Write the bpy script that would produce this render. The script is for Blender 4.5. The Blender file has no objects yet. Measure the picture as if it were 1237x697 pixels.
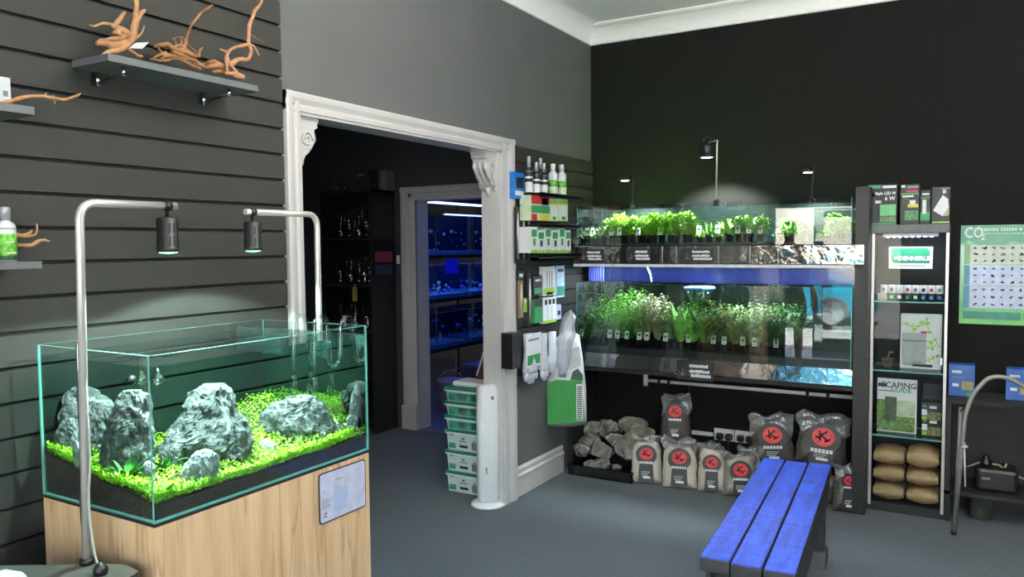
import bpy, bmesh, math, random
from mathutils import Vector, Matrix, noise
RD = random.Random(11)
SC = bpy.context.scene
COL = SC.collection
W, H = 1237, 697
PI = math.pi
# ------------------------------------------------------------------ camera
FOC = 940.56; YAW = .528955; PIT = .0561987; ROL = -.00908887
CAM = Vector((2.3555, -5.1764, 1.5413))
FW = Vector((-math.sin(YAW)*math.cos(PIT), math.cos(YAW)*math.cos(PIT), -math.sin(PIT)))
_r = Vector((math.cos(YAW), math.sin(YAW), 0)); _u = _r.cross(FW)
RT = _r*math.cos(ROL)+_u*math.sin(ROL); UP = -_r*math.sin(ROL)+_u*math.cos(ROL)
cd = bpy.data.cameras.new('camera'); cam = bpy.data.objects.new('camera', cd); COL.objects.link(cam)
cd.sensor_width = 36; cd.lens = FOC/W*36; cd.clip_start = .05; cd.clip_end = 200
m = Matrix((RT, UP, -FW)).transposed().to_4x4(); m.translation = CAM
cam.matrix_world = m; SC.camera = cam
def ray(px, py): return FW + RT*((px-W/2)/FOC) - UP*((py-H/2)/FOC)
def at(px, py, ax, v):
    """the point of the plane (axis ax = v) that a measured spot of the photograph lies on"""
    d = ray(px, py); return CAM + d*((v-CAM[ax])/d[ax])
def dep(px, py, d): return CAM + ray(px, py)*d
def depth(P): return (Vector(P)-CAM).dot(FW)
# ------------------------------------------------------------------ tagging
def tag(o, label=None, cat=None, group=None, kind=None):
    if label: o['label'] = label
    if cat: o['category'] = cat
    if group: o['group'] = group
    if kind: o['kind'] = kind
    return o
def thing(name, label, cat, loc=(0,0,0), rz=0, group=None):
    o = bpy.data.objects.new(name, None); COL.objects.link(o)
    o.location = loc; o.rotation_euler = (0, 0, rz); o.empty_display_size = .05
    return tag(o, label, cat, group)
def copy_tree(o, parent=None):
    c = o.copy(); COL.objects.link(c); c.parent = parent
    for ch in KIDS.get(o.name, []): KIDS.setdefault(c.name, []).append(copy_tree(ch, c))
    return c
KIDS = {}
# ------------------------------------------------------------------ materials
def lin(c):
    c = c/255.; return c/12.92 if c <= .04045 else ((c+.055)/1.055)**2.4
def rgb(r, g, b): return (lin(r), lin(g), lin(b), 1)
MATS = {}
def nt(name):
    m = bpy.data.materials.new(name); m.use_nodes = True
    t = m.node_tree; t.nodes.clear(); o = t.nodes.new('ShaderNodeOutputMaterial')
    return m, t, o
def pm(name, c, rough=.5, metal=0, var=.12, scale=30, bump=0, bscale=None, spec=.5, emit=0, stretch=None, coat=0, alpha=1, sheen=0, trans=0):
    """principled material whose colour wavers with a noise texture"""
    if name in MATS: return MATS[name]
    m, t, o = nt(name); N = t.nodes; L = t.links
    b = N.new('ShaderNodeBsdfPrincipled'); L.new(b.outputs[0], o.inputs[0])
    b.inputs['Roughness'].default_value = rough; b.inputs['Metallic'].default_value = metal
    b.inputs['Specular IOR Level'].default_value = spec
    b.inputs['Coat Weight'].default_value = coat; b.inputs['Alpha'].default_value = alpha
    b.inputs['Sheen Weight'].default_value = sheen
    b.inputs['Transmission Weight'].default_value = trans
    tc = N.new('ShaderNodeTexCoord'); mp = N.new('ShaderNodeMapping'); L.new(tc.outputs['Object'], mp.inputs[0])
    if stretch: mp.inputs['Scale'].default_value = stretch
    nz = N.new('ShaderNodeTexNoise'); nz.inputs['Scale'].default_value = scale; nz.inputs['Detail'].default_value = 4
    L.new(mp.outputs[0], nz.inputs['Vector'])
    r = N.new('ShaderNodeValToRGB')
    r.color_ramp.elements[0].position = .3; r.color_ramp.elements[1].position = .7
    k = rgb(*c)
    r.color_ramp.elements[0].color = tuple(x*(1-var) for x in k[:3])+(1,)
    r.color_ramp.elements[1].color = tuple(min(1, x*(1+var)) for x in k[:3])+(1,)
    L.new(nz.outputs[0], r.inputs[0]); L.new(r.outputs[0], b.inputs['Base Color'])
    if emit:
        L.new(r.outputs[0], b.inputs['Emission Color']); b.inputs['Emission Strength'].default_value = emit
    if bump:
        bn = N.new('ShaderNodeTexNoise'); bn.inputs['Scale'].default_value = bscale or scale; bn.inputs['Detail'].default_value = 6
        L.new(mp.outputs[0], bn.inputs['Vector'])
        bp = N.new('ShaderNodeBump'); bp.inputs['Strength'].default_value = bump; bp.inputs['Distance'].default_value = .01
        L.new(bn.outputs[0], bp.inputs['Height']); L.new(bp.outputs[0], b.inputs['Normal'])
    MATS[name] = m; return m
def thin(name, tint, refl=.05, grazing=.6, rough=.0, tintmix=0, dif=None, spark=None):
    """thin clear sheet: see-through with a Schlick mirror on top (same from both sides)"""
    if name in MATS: return MATS[name]
    m, t, o = nt(name); N = t.nodes; L = t.links
    tr = N.new('ShaderNodeBsdfTransparent'); tr.inputs[0].default_value = tuple(tint)+(1,)
    gl = N.new('ShaderNodeBsdfGlossy'); gl.inputs['Roughness'].default_value = rough
    lw = N.new('ShaderNodeLayerWeight'); lw.inputs['Blend'].default_value = .5
    pw = N.new('ShaderNodeMath'); pw.operation = 'POWER'; L.new(lw.outputs['Facing'], pw.inputs[0]); pw.inputs[1].default_value = 5
    mr = N.new('ShaderNodeMapRange'); mr.inputs['To Min'].default_value = refl; mr.inputs['To Max'].default_value = grazing
    L.new(pw.outputs[0], mr.inputs['Value'])
    mx = N.new('ShaderNodeMixShader'); L.new(mr.outputs[0], mx.inputs[0]); L.new(tr.outputs[0], mx.inputs[1]); L.new(gl.outputs[0], mx.inputs[2])
    last = mx
    if dif:
        d = N.new('ShaderNodeBsdfDiffuse'); d.inputs[0].default_value = rgb(*dif[:3])
        m2 = N.new('ShaderNodeMixShader'); m2.inputs[0].default_value = dif[3]
        L.new(mx.outputs[0], m2.inputs[1]); L.new(d.outputs[0], m2.inputs[2]); last = m2
    if spark:
        tc = N.new('ShaderNodeTexCoord'); nz = N.new('ShaderNodeTexNoise'); nz.inputs['Scale'].default_value = spark[0]; nz.inputs['Detail'].default_value = 3
        L.new(tc.outputs['Object'], nz.inputs['Vector'])
        bp = N.new('ShaderNodeBump'); bp.inputs['Strength'].default_value = spark[1]; bp.inputs['Distance'].default_value = .01
        L.new(nz.outputs[0], bp.inputs['Height']); L.new(bp.outputs[0], gl.inputs['Normal'])
    L.new(last.outputs[0], o.inputs[0])
    MATS[name] = m; return m
def glow(name, c, s):
    if name in MATS: return MATS[name]
    m, t, o = nt(name); e = t.nodes.new('ShaderNodeEmission'); e.inputs[0].default_value = rgb(*c); e.inputs[1].default_value = s
    t.links.new(e.outputs[0], o.inputs[0]); MATS[name] = m; return m
# ------------------------------------------------------------------ mesh builder
class MB:
    def __init__(s): s.v = []; s.f = []; s.m = []; s.sm = []
    def add(s, vs, fs, mi=0, smooth=False):
        n = len(s.v); s.v += [tuple(p) for p in vs]
        for f in fs: s.f.append(tuple(n+i for i in f)); s.m.append(mi); s.sm.append(smooth)
        return s
    def box(s, lo, hi, mi=0, M=None, bev=0):
        x0, y0, z0 = [min(a, b) for a, b in zip(lo, hi)]; x1, y1, z1 = [max(a, b) for a, b in zip(lo, hi)]
        if bev:
            bm = bmesh.new(); bmesh.ops.create_cube(bm, size=1)
            for v in bm.verts: v.co = Vector(((x0+x1)/2+v.co.x*(x1-x0), (y0+y1)/2+v.co.y*(y1-y0), (z0+z1)/2+v.co.z*(z1-z0)))
            b = min(bev, .45*min(x1-x0, y1-y0, z1-z0))
            bmesh.ops.bevel(bm, geom=bm.edges[:], offset=b, segments=2, affect='EDGES', profile=.5)
            s.bm(bm, mi, M); return s
        vs = [Vector(p) for p in ((x0,y0,z0),(x1,y0,z0),(x1,y1,z0),(x0,y1,z0),(x0,y0,z1),(x1,y0,z1),(x1,y1,z1),(x0,y1,z1))]
        if M: vs = [M@v for v in vs]
        return s.add(vs, [(0,3,2,1),(4,5,6,7),(0,1,5,4),(1,2,6,5),(2,3,7,6),(3,0,4,7)], mi)
    def bm(s, bm, mi=0, M=None, smooth=False):
        bm.verts.index_update(); vs = [(M@v.co if M else v.co.copy()) for v in bm.verts]
        fs = [[v.index for v in f.verts] for f in bm.faces]; bm.free(); return s.add(vs, fs, mi, smooth)
    def tube(s, pts, r, n=10, mi=0, cap=True, smooth=True):
        pts = [Vector(p) for p in pts]; k = len(pts)
        rs = r if isinstance(r, (list, tuple)) else [r]*k
        T = [(pts[min(i+1, k-1)]-pts[max(i-1, 0)]).normalized() for i in range(k)]
        a = Vector((0,0,1)) if abs(T[0].z) < .9 else Vector((1,0,0))
        nrm = T[0].cross(a).normalized(); vs = []
        for i in range(k):
            nrm = nrm-T[i]*nrm.dot(T[i])
            nrm = nrm.normalized() if nrm.length > 1e-6 else T[i].orthogonal().normalized()
            b = T[i].cross(nrm)
            for j in range(n):
                an = 2*PI*j/n; vs.append(pts[i]+(nrm*math.cos(an)+b*math.sin(an))*rs[i])
        fs = [(i*n+j, i*n+(j+1)%n, (i+1)*n+(j+1)%n, (i+1)*n+j) for i in range(k-1) for j in range(n)]
        s.add(vs, fs, mi, smooth)
        if cap:
            s.add(vs[:n], [tuple(range(n))[::-1]], mi); s.add(vs[-n:], [tuple(range(n))], mi)
        return s
    def lathe(s, prof, c=(0,0,0), n=24, mi=0, M=None, smooth=True, sx=1, sy=1):
        c = Vector(c); vs = []
        for r, z in prof:
            for j in range(n):
                p = Vector((r*sx*math.cos(2*PI*j/n), r*sy*math.sin(2*PI*j/n), z))
                vs.append(c+(M@p if M else p))
        k = len(prof)
        fs = [(i*n+j, i*n+(j+1)%n, (i+1)*n+(j+1)%n, (i+1)*n+j) for i in range(k-1) for j in range(n)]
        s.add(vs, fs, mi, smooth)
        if prof[0][0] > 1e-4: s.add(vs[:n], [tuple(range(n))[::-1]], mi)
        if prof[-1][0] > 1e-4: s.add(vs[-n:], [tuple(range(n))], mi)
        return s
    def quad(s, a, b, c, d, mi=0): return s.add([a, b, c, d], [(0,1,2,3)], mi)
    def prism(s, poly, axis, a0, a1, mi=0, smooth=False):
        """polygon in the two other axes (in xyz order) swept along axis"""
        o = [i for i in range(3) if i != axis]; n = len(poly); vs = []
        for a in (a0, a1):
            for p in poly:
                q = [0,0,0]; q[o[0]] = p[0]; q[o[1]] = p[1]; q[axis] = a; vs.append(q)
        s.add(vs, [(i, (i+1)%n, n+(i+1)%n, n+i) for i in range(n)], mi, smooth)
        s.add(vs[:n], [tuple(range(n))], mi); s.add(vs[n:], [tuple(range(n))[::-1]], mi); return s
    def build(s, name, mats, parent=None, world=True, fix=True, label=None):
        me = bpy.data.meshes.new(name); off = Vector((0,0,0))
        if parent and world:
            q = parent
            while q.parent: q = q.parent
            Mi = Matrix.Translation(q.location) @ Matrix.Rotation(q.rotation_euler.z, 4, 'Z'); Mi.invert()
            s.v = [tuple(Mi@Vector(p)) for p in s.v]
        elif not parent and world == 'origin' : pass
        me.from_pydata(s.v, [], s.f)
        if not isinstance(mats, (list, tuple)): mats = [mats]
        for mm in mats: me.materials.append(mm)
        me.polygons.foreach_set('material_index', s.m); me.polygons.foreach_set('use_smooth', s.sm)
        if fix and len(s.f) < 60000:
            b = bmesh.new(); b.from_mesh(me); bmesh.ops.remove_doubles(b, verts=b.verts, dist=1e-6)
            bmesh.ops.recalc_face_normals(b, faces=b.faces); b.to_mesh(me); b.free()
        me.update()
        o = bpy.data.objects.new(name, me); COL.objects.link(o)
        if parent: o.parent = parent; KIDS.setdefault(parent.name, []).append(o)
        if label: o['label'] = label
        return o
def struct(name, mb, mats): return tag(mb.build(name, mats), kind='structure')
def arc(c, r, a0, a1, n, f): return [Vector(f(c, r, a0+(a1-a0)*i/n)) for i in range(n+1)]
def bend(pts, rad, n=6):
    """polyline with rounded corners"""
    pts = [Vector(p) for p in pts]; out = [pts[0]]
    for i in range(1, len(pts)-1):
        a, b, c = pts[i-1], pts[i], pts[i+1]; d1 = (a-b).normalized(); d2 = (c-b).normalized()
        r = min(rad, (a-b).length*.49, (c-b).length*.49); p = b+d1*r; q = b+d2*r
        for k in range(n+1):
            t = k/n; out.append(p*(1-t)**2+b*2*t*(1-t)+q*t*t)
    out.append(pts[-1]); return out
def text(body, size, M, mat, parent=None, name='lettering', bold=0, depth=.0006, align='CENTER', sx=1):
    cu = bpy.data.curves.new(name, 'FONT'); cu.body = body; cu.size = size; cu.align_x = align; cu.align_y = 'CENTER'
    cu.extrude = depth; cu.offset = bold; cu.resolution_u = 2
    tmp = bpy.data.objects.new('tmp', cu); COL.objects.link(tmp)
    me = bpy.data.meshes.new_from_object(tmp); bpy.data.objects.remove(tmp); bpy.data.curves.remove(cu)
    mb = MB(); mb.add([M@Vector((v.co.x*sx, v.co.y, v.co.z)) for v in me.vertices], [tuple(p.vertices) for p in me.polygons])
    bpy.data.meshes.remove(me)
    if parent is None: return mb
    return mb.build(name, mat, parent)
def frame_xz(o, y=0): return Matrix(((1,0,0,o[0]),(0,0,-1,o[1]),(0,1,0,o[2]),(0,0,0,1)))   # text facing -y
def frame_yz(o): return Matrix(((0,0,1,o[0]),(1,0,0,o[1]),(0,1,0,o[2]),(0,0,0,1)))          # text facing +x
# ------------------------------------------------------------------ common materials
def carpet_mat():
    m, t, o = nt('carpet'); N = t.nodes; L = t.links
    b = N.new('ShaderNodeBsdfPrincipled'); L.new(b.outputs[0], o.inputs[0]); b.inputs['Roughness'].default_value = .9; b.inputs['Specular IOR Level'].default_value = .12
    b.inputs['Sheen Weight'].default_value = .15
    tc = N.new('ShaderNodeTexCoord')
    n1 = N.new('ShaderNodeTexNoise'); n1.inputs['Scale'].default_value = 130; n1.inputs['Detail'].default_value = 6; n1.inputs['Roughness'].default_value = .75
    n2 = N.new('ShaderNodeTexNoise'); n2.inputs['Scale'].default_value = 2.2; n2.inputs['Detail'].default_value = 5
    for n in (n1, n2): L.new(tc.outputs['Object'], n.inputs['Vector'])
    r = N.new('ShaderNodeValToRGB'); r.color_ramp.elements[0].color = rgb(38,44,50); r.color_ramp.elements[1].color = rgb(84,93,102)
    r.color_ramp.elements[0].position = .36; r.color_ramp.elements[1].position = .64
    L.new(n1.outputs[0], r.inputs[0])
    r2 = N.new('ShaderNodeValToRGB'); r2.color_ramp.elements[0].color = (.8,.8,.8,1); r2.color_ramp.elements[1].color = (1.1,1.1,1.1,1)
    L.new(n2.outputs[0], r2.inputs[0])
    mx = N.new('ShaderNodeMixRGB'); mx.blend_type = 'MULTIPLY'; mx.inputs[0].default_value = 1
    L.new(r.outputs[0], mx.inputs[1]); L.new(r2.outputs[0], mx.inputs[2]); L.new(mx.outputs[0], b.inputs['Base Color'])
    bp = N.new('ShaderNodeBump'); bp.inputs['Strength'].default_value = .5; bp.inputs['Distance'].default_value = .004
    L.new(n1.outputs[0], bp.inputs['Height']); L.new(bp.outputs[0], b.inputs['Normal']); return m
CARPET = carpet_mat()
CEIL = pm('ceiling_paint', (238,240,236), .85, var=.03, scale=3)
WALLG = pm('grey_wall_paint', (88,90,90), .8, var=.04, scale=4, bump=.05, bscale=60)
WALLB = pm('black_wall_paint', (21,21,19), .8, var=.06, scale=4, spec=.15, bump=.05, bscale=60)
WHITE = pm('white_gloss_paint', (200,198,196), .35, var=.03, scale=8)
SLAT = pm('grey_slat_board', (49,49,46), .6, var=.06, scale=6, spec=.3, bump=.04, bscale=40)
GROOVE = pm('dark_groove', (14,14,15), .7)
BLACK = pm('black_plastic', (20,20,22), .42)
BLACKM = pm('black_matt', (24,25,27), .7)
DARKW = pm('black_board', (22,23,24), .5, scale=8)
STEEL = pm('brushed_steel', (226,221,213), .3, metal=.5, var=.04, scale=40)
CHROME = pm('chrome', (220,222,224), .12, metal=1, var=.02)
WHITEP = pm('white_plastic', (232,232,234), .35, var=.03)
PAPER = pm('white_paper', (228,230,232), .6, var=.03)
GREENP = pm('green_print', (44,138,76), .5, var=.1)
LIME = pm('lime_print', (140,190,60), .5, var=.25, scale=60)
TEALP = pm('teal_print', (18,118,100), .5)
REDP = pm('red_print', (190,38,48), .5, var=.15)
GREYP = pm('grey_print', (120,124,128), .5)
BLUEP = pm('blue_print', (30,110,190), .45, var=.2)
INK = pm('dark_print', (26,28,32), .5)
YEL = pm('yellow_print', (205,200,60), .5)
LAB = pm('pale_green_label', (214,224,206), .5, var=.05)
CLEAR = thin('clear_acrylic', (.96,.97,.97), .06, .7)
GLASS = thin('clear_glass', (.955,.985,.975), .045, .75)
GEDGE = pm('teal_glass_edge', (112,178,168), .2, var=.05)
# ------------------------------------------------------------------ room shell
YF = -6.6; XR = 4.4; ZC = 3.075
ZB = 2.955
struct('floor', MB().box((0,YF,-.1),(XR,0,0)).box((-4.2,-4.2,-.1),(0,0,0)), CARPET)
struct('ceiling', MB().box((-.14,YF,ZC),(XR,.14,ZC+.1)), CEIL)
DY0, DY1, DZ = -2.87, -1.29, 2.085          # clear opening of the doorway in the left wall
wl = MB().box((-.1,YF,0),(0,DY0,ZC)).box((-.1,DY1,0),(0,0,ZC)).box((-.1,DY0,DZ),(0,DY1,ZC))
struct('wall_left', wl, WALLG)
struct('wall_back', MB().box((-.1,.0,0),(XR,.14,ZC)), WALLB)
struct('wall_right', MB().box((XR,YF,0),(XR+.1,.14,ZC)), WALLB)
# slatwall boards on the left wall
pf = []
zz = .0035
prof = []
k0 = -19
for k in range(k0, 12):
    z = 1.9035+.1*k
    prof += [(.006, z-.004), (.006, z+.004), (.02, z+.005), (.02, z+.093)]
prof = [(0, prof[0][1])]+prof+[(0, prof[-1][1])]
sl = MB(); n = len(prof)
vs = [(p[0], YF, p[1]) for p in prof]+[(p[0], -2.955, p[1]) for p in prof]
for i in range(n-1): sl.add([vs[i], vs[i+1], vs[n+i+1], vs[n+i]], [(0,1,2,3)], 1 if (i % 4 == 1) else 0)
sl.add(vs[n:], [tuple(range(n))], 0)
struct('wall_panel_left', sl, [SLAT, GROOVE])
# slat board between doorway and corner
sr = MB(); z = .74; zs = []
while z < 2.06: zs.append(z); z += .1
for z in zs: sr.box((0,-1.135,z),(.02,-.01,z+.09))
sr.box((0,-1.135,.74),(.008,-.01,2.07), 1)
struct('wall_panel_right', sr, [SLAT, GROOVE])
# cornice: cove with bead on the back wall, plain cove on the left wall
cp = [(0,ZB),(-.012,ZB+.004)]+[(-.012-.1*(1-math.cos(a)), ZB+.004+.1*math.sin(a)) for a in [PI/2*i/8 for i in range(9)]]+[(-.112,ZC-.012),(-.13,ZC-.012),(-.13,ZC),(0,ZC)]
struct('trim_cornice_back', MB().prism(cp, 0, 0, XR, smooth=False), pm('cornice_paint', (242,240,232), .6, var=.02))
cl = [(0,ZB)]+[(.01+.12*(1-math.cos(a)), ZB+.004+.116*math.sin(a)) for a in [PI/2*i/10 for i in range(11)]]+[(0,ZC)]
struct('trim_cornice_left', MB().prism(cl, 1, YF, 0), CEIL)
# baseboard between doorway and rack
bp = [(0,0),(.018,0),(.018,.115),(.024,.12),(.024,.128),(.014,.14),(.016,.165),(.006,.18),(0,.18)]
struct('baseboard_left', MB().prism(bp, 1, -1.142, -.5), WHITE)
# doorway casing with moulded face, linings and corbels
ow = .075
def casing():
    mb = MB(); A0, A1, ZT = DY0-ow, DY1+ow+.07, DZ+.04
    # face profile across the casing: distance from opening edge -> projection
    pr = [(0,.0),(0,.028),(.018,.03),(.024,.022),(.03,.022),(.05,.034),(.066,.036),(.075,.03),(.075,0)]
    prR = [(d*1.9, x) for d, x in pr]
    mb.prism([(x, DY0-d) for d, x in pr], 2, 0, DZ+.075)
    mb.prism([(x, DY1+d) for d, x in prR], 2, 0, DZ+.075)
    mb.prism([(x, DZ-.0+d) for d, x in pr], 1, DY0-.075, DY1+.1425)
    # linings
    mb.box((-.11,DY0-.01,0),(.02,DY0+.012,DZ)).box((-.11,DY1-.012,0),(.02,DY1+.01,DZ)).box((-.11,DY0,DZ-.012),(.02,DY1,DZ+.01))
    return mb
fr = thing('door_1', 'wide open doorway with white moulded casing in the grey wall', 'doorway', (0, (DY0+DY1)/2, 0)); tag(fr, kind='structure')
casing().build('casing', WHITE, fr)
def corbel(side):
    """scroll bracket under the head lining; side=+1 grows towards +y"""
    y0 = DY0+.012 if side > 0 else DY1-.012
    def Y(d): return y0+side*d
    mb = MB(); zt = DZ-.012
    p = [(0,0),(.125,0),(.125,-.014),(.115,-.02),(.118,-.036),(.1,-.046),(.098,-.06)]
    for i in range(7): a = PI/2*i/6; p.append((.04+.055*math.cos(a*.9), -.07-.06*math.sin(a)))
    p += [(.046,-.15),(.034,-.17),(.03,-.19),(.012,-.215),(0,-.22)]
    mb.prism([(Y(d), zt+z) for d, z in p], 0, -.105, -.005)
    # raised scroll volute on the face, and acanthus leaf below
    for xf, sg in ((-.005, 1), (-.105, -1)):
        sp = []
        for i in range(28):
            a = i*.36; r = .034*(1-i/34); sp.append((xf+sg*.003, Y(.055+r*math.cos(a)), zt-.09+r*math.sin(a)))
        mb.tube(sp, .0055, 6)
        mb.tube([(xf+sg*.003, Y(.02), zt-.2), (xf+sg*.003, Y(.03), zt-.16), (xf+sg*.003, Y(.06), zt-.14)], .006, 6)
    for k in range(3):
        x = -.09+.035*k
        mb.tube([(x, Y(.1), zt-.06), (x, Y(.1), zt-.085), (x, Y(.075), zt-.125), (x, Y(.045), zt-.155), (x, Y(.035), zt-.185)], [.012,.016,.014,.011,.006], 8)
    mb.tube([(-.055, Y(.02), zt-.2), (-.055, Y(.012), zt-.25)], [.02,.006], 8)
    return mb
corbel(1).build('corbel', WHITE, fr); corbel(-1).build('corbel', WHITE, fr)
# ---- room behind the doorway
ROOM2 = pm('room_two_paint', (64,66,70), .7, var=.05, scale=4)
struct('wall_room_back', MB().box((-4.3,.0,0),(-1.6,.14,2.8)).box((-1.6,.0,1.93),(-.7,.14,2.8)).box((-.7,.0,0),(-.1,.14,2.8)), ROOM2)
struct('wall_room_left', MB().box((-4.3,-4.2,0),(-4.2,.0,2.75)), ROOM2)
struct('wall_room_front', MB().box((-4.2,-4.3,0),(-.1,-4.2,2.75)), ROOM2)
struct('ceiling_room', MB().box((-4.3,-4.3,2.75),(-.1,0,2.85)), pm('room_two_ceiling', (120,124,126), .8))
d2 = MB(); X0, X1, Z2 = -1.6, -.7, 1.93
pr = [(-.02,0),(-.02,.02),(.012,.025),(.02,.016),(.05,.016),(.06,.03),(.1,.034),(.125,.026),(.125,0)]
d2.prism([(X0-d, -y) for d, y in pr], 2, 0, Z2+.08); d2.prism([(X1+d, -y) for d, y in pr], 2, 0, Z2+.08)
d2.prism([(-y, Z2+d*.75) for d, y in pr], 0, X0-.125, X1+.125)
d2.box((X0-.005,-.01,0),(X0+.02,.16,Z2)).box((X1-.02,-.01,0),(X1+.005,.16,Z2)).box((X0,-.01,Z2-.02),(X1,.16,Z2))
d2.box((X0-.135,-.04,0),(X0+.015,0,.2))
t2 = thing('door_2', 'second doorway with white casing opening to the blue lit fish room', 'doorway', ((X0+X1)/2,0,0)); tag(t2, kind='structure')
d2.build('casing', WHITE, t2)
struct('wall_fish_room', MB().box((-4.6,3.4,0),(0,3.5,2.5)).box((-4.7,.14,0),(-4.6,3.5,2.5)).box((-.1,.14,0),(0,3.5,2.5)), pm('fish_room_paint', (46,48,58), .6))
struct('floor_fish_room', MB().box((-4.7,0,-.1),(0,3.5,.0)), pm('fish_room_floor', (92,96,112), .45, bump=.05))
struct('ceiling_fish_room', MB().box((-4.7,.14,2.5),(0,3.5,2.6)), pm('fish_room_ceiling', (66,66,70), .8))
# ------------------------------------------------------------------ aquarium, its cabinet, rocks and planting
TX0, TX1, TY0, TY1, TZ0, TZ1 = .098, .6, -3.97, -3.155, .845, 1.272
def wood_mat():
    m, t, o = nt('pale_oak'); N = t.nodes; L = t.links
    b = N.new('ShaderNodeBsdfPrincipled'); L.new(b.outputs[0], o.inputs[0]); b.inputs['Roughness'].default_value = .5
    tc = N.new('ShaderNodeTexCoord'); mp = N.new('ShaderNodeMapping'); mp.inputs['Scale'].default_value = (14,14,.9)
    L.new(tc.outputs['Object'], mp.inputs[0])
    n1 = N.new('ShaderNodeTexNoise'); n1.inputs['Scale'].default_value = 2.2; n1.inputs['Detail'].default_value = 8; n1.inputs['Roughness'].default_value = .6
    L.new(mp.outputs[0], n1.inputs['Vector'])
    r = N.new('ShaderNodeValToRGB'); E = r.color_ramp.elements
    E[0].position = .25; E[0].color = rgb(186,150,110); E[1].position = .7; E[1].color = rgb(226,196,156)
    L.new(n1.outputs[0], r.inputs[0])
    mp2 = N.new('ShaderNodeMapping'); mp2.inputs['Scale'].default_value = (7,7,.5); L.new(tc.outputs['Object'], mp2.inputs[0])
    n2 = N.new('ShaderNodeTexNoise'); n2.inputs['Scale'].default_value = 1.3; n2.inputs['Detail'].default_value = 5; L.new(mp2.outputs[0], n2.inputs['Vector'])
    r2 = N.new('ShaderNodeValToRGB'); e = r2.color_ramp.elements
    e[0].position = .485; e[0].color = (1,1,1,1); e[1].position = .515; e[1].color = (1,1,1,1)
    q = r2.color_ramp.elements.new(.5); q.color = (.45,.36,.28,1)
    L.new(n2.outputs[0], r2.inputs[0])
    mx = N.new('ShaderNodeMixRGB'); mx.blend_type = 'MULTIPLY'; mx.inputs[0].default_value = .55
    L.new(r.outputs[0], mx.inputs[1]); L.new(r2.outputs[0], mx.inputs[2]); L.new(mx.outputs[0], b.inputs['Base Color']); return m
OAK = wood_mat()
cab = thing('aquarium_cabinet', 'pale oak cabinet carrying the planted aquarium', 'cabinet', ((TX0+TX1)/2, (TY0+TY1)/2, 0))
MB().box((TX0,TY0,.0),(TX1-.02,TY1,.835), bev=.002).build('carcass', OAK, cab)
ys = at(338, 600, 0, TX1).y
for a, b in ((TY0, ys-.0012), (ys+.0012, TY1)):
    MB().box((TX1-.019,a,.02),(TX1,b,.834), bev=.0015).build('door', OAK, cab)
MB().box((TX0+.002,TY0+.002,.835),(TX1-.002,TY1-.002,TZ0-.0015)).build('base_mat', BLACKM, cab)
# notice on the cabinet front
q = [at(px, py, 0, TX1+.002) for px, py in ((386,635),(442,611),(441,556),(386,573))]
nt_ = thing('notice', 'white laminated notice with dark rounded border on the oak cabinet', 'sign', q[0])
ax = (q[1]-q[0]); ay = (q[3]-q[0]); W_, H_ = ax.length, ay.length; ax.normalize(); ay = Vector((0,0,1))
MN = Matrix.Translation(q[0]) @ Matrix(((ax.x,ay.x,1,0),(ax.y,ay.y,0,0),(ax.z,ay.z,0,0),(0,0,0,1)))
def rrect(w, h, r, n=5, x=0, y=0):
    out = []
    for cx, cy, a0 in ((w-r,r,-90),(w-r,h-r,0),(r,h-r,90),(r,r,180)):
        for k in range(n+1): a = math.radians(a0+90*k/n); out.append((x+cx+r*math.cos(a), y+cy+r*math.sin(a)))
    return out
def plate(mb, poly, z0, z1, M, mi=0):
    n = len(poly); vs = [M@Vector((p[0],p[1],z0)) for p in poly]+[M@Vector((p[0],p[1],z1)) for p in poly]
    mb.add(vs, [tuple(range(n))[::-1], tuple(range(n, 2*n))]+[(i,(i+1)%n,n+(i+1)%n,n+i) for i in range(n)], mi); return mb
plate(MB(), rrect(W_, H_, .012), -.001, .001, MN).build('border', INK, nt_)
plate(MB(), rrect(W_-.008, H_-.008, .009, x=.004, y=.004), .001, .0016, MN).build('sheet', pm('notice_paper', (196,200,222), .3), nt_)
mk = MB()
for k, (x, y, w) in enumerate([(.012,.075,.03),(.012,.069,.05),(.012,.063,.04),(.012,.055,.044),(.012,.049,.05),(.012,.1,.012)]):
    plate(mk, [(x,y),(x+w*.8,y),(x+w*.8,y+.0022),(x,y+.0022)], .0016, .002, MN)
plate(mk, [(.06+.1*k_*0, .13) for k_ in (0,)] and [(.075,.127),(.11,.127),(.11,.1295),(.075,.1295)], .0016, .002, MN)
mk.build('lettering', pm('notice_ink', (128,132,150), .5), nt_)
plate(MB(), [(.066,.025),(.128,.025),(.128,.095),(.1,.1),(.08,.112),(.066,.1)], .0016, .0019, MN).build('picture', pm('notice_tint', (172,190,220), .4, var=.05, scale=30), nt_)
sy = MB(); 
for a in range(2):
    pts = [(.026+.0075*math.cos(t_), .026+.0075*math.sin(t_)) for t_ in [a*PI+.3+2.3*i/10 for i in range(11)]]
    inn = [(.026+.0045*math.cos(t_), .026+.0045*math.sin(t_)) for t_ in [a*PI+.3+2.3*i/10 for i in range(11)]][::-1]
    plate(sy, pts+inn, .0016, .002, MN)
sy.build('symbol', INK, nt_)
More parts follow.
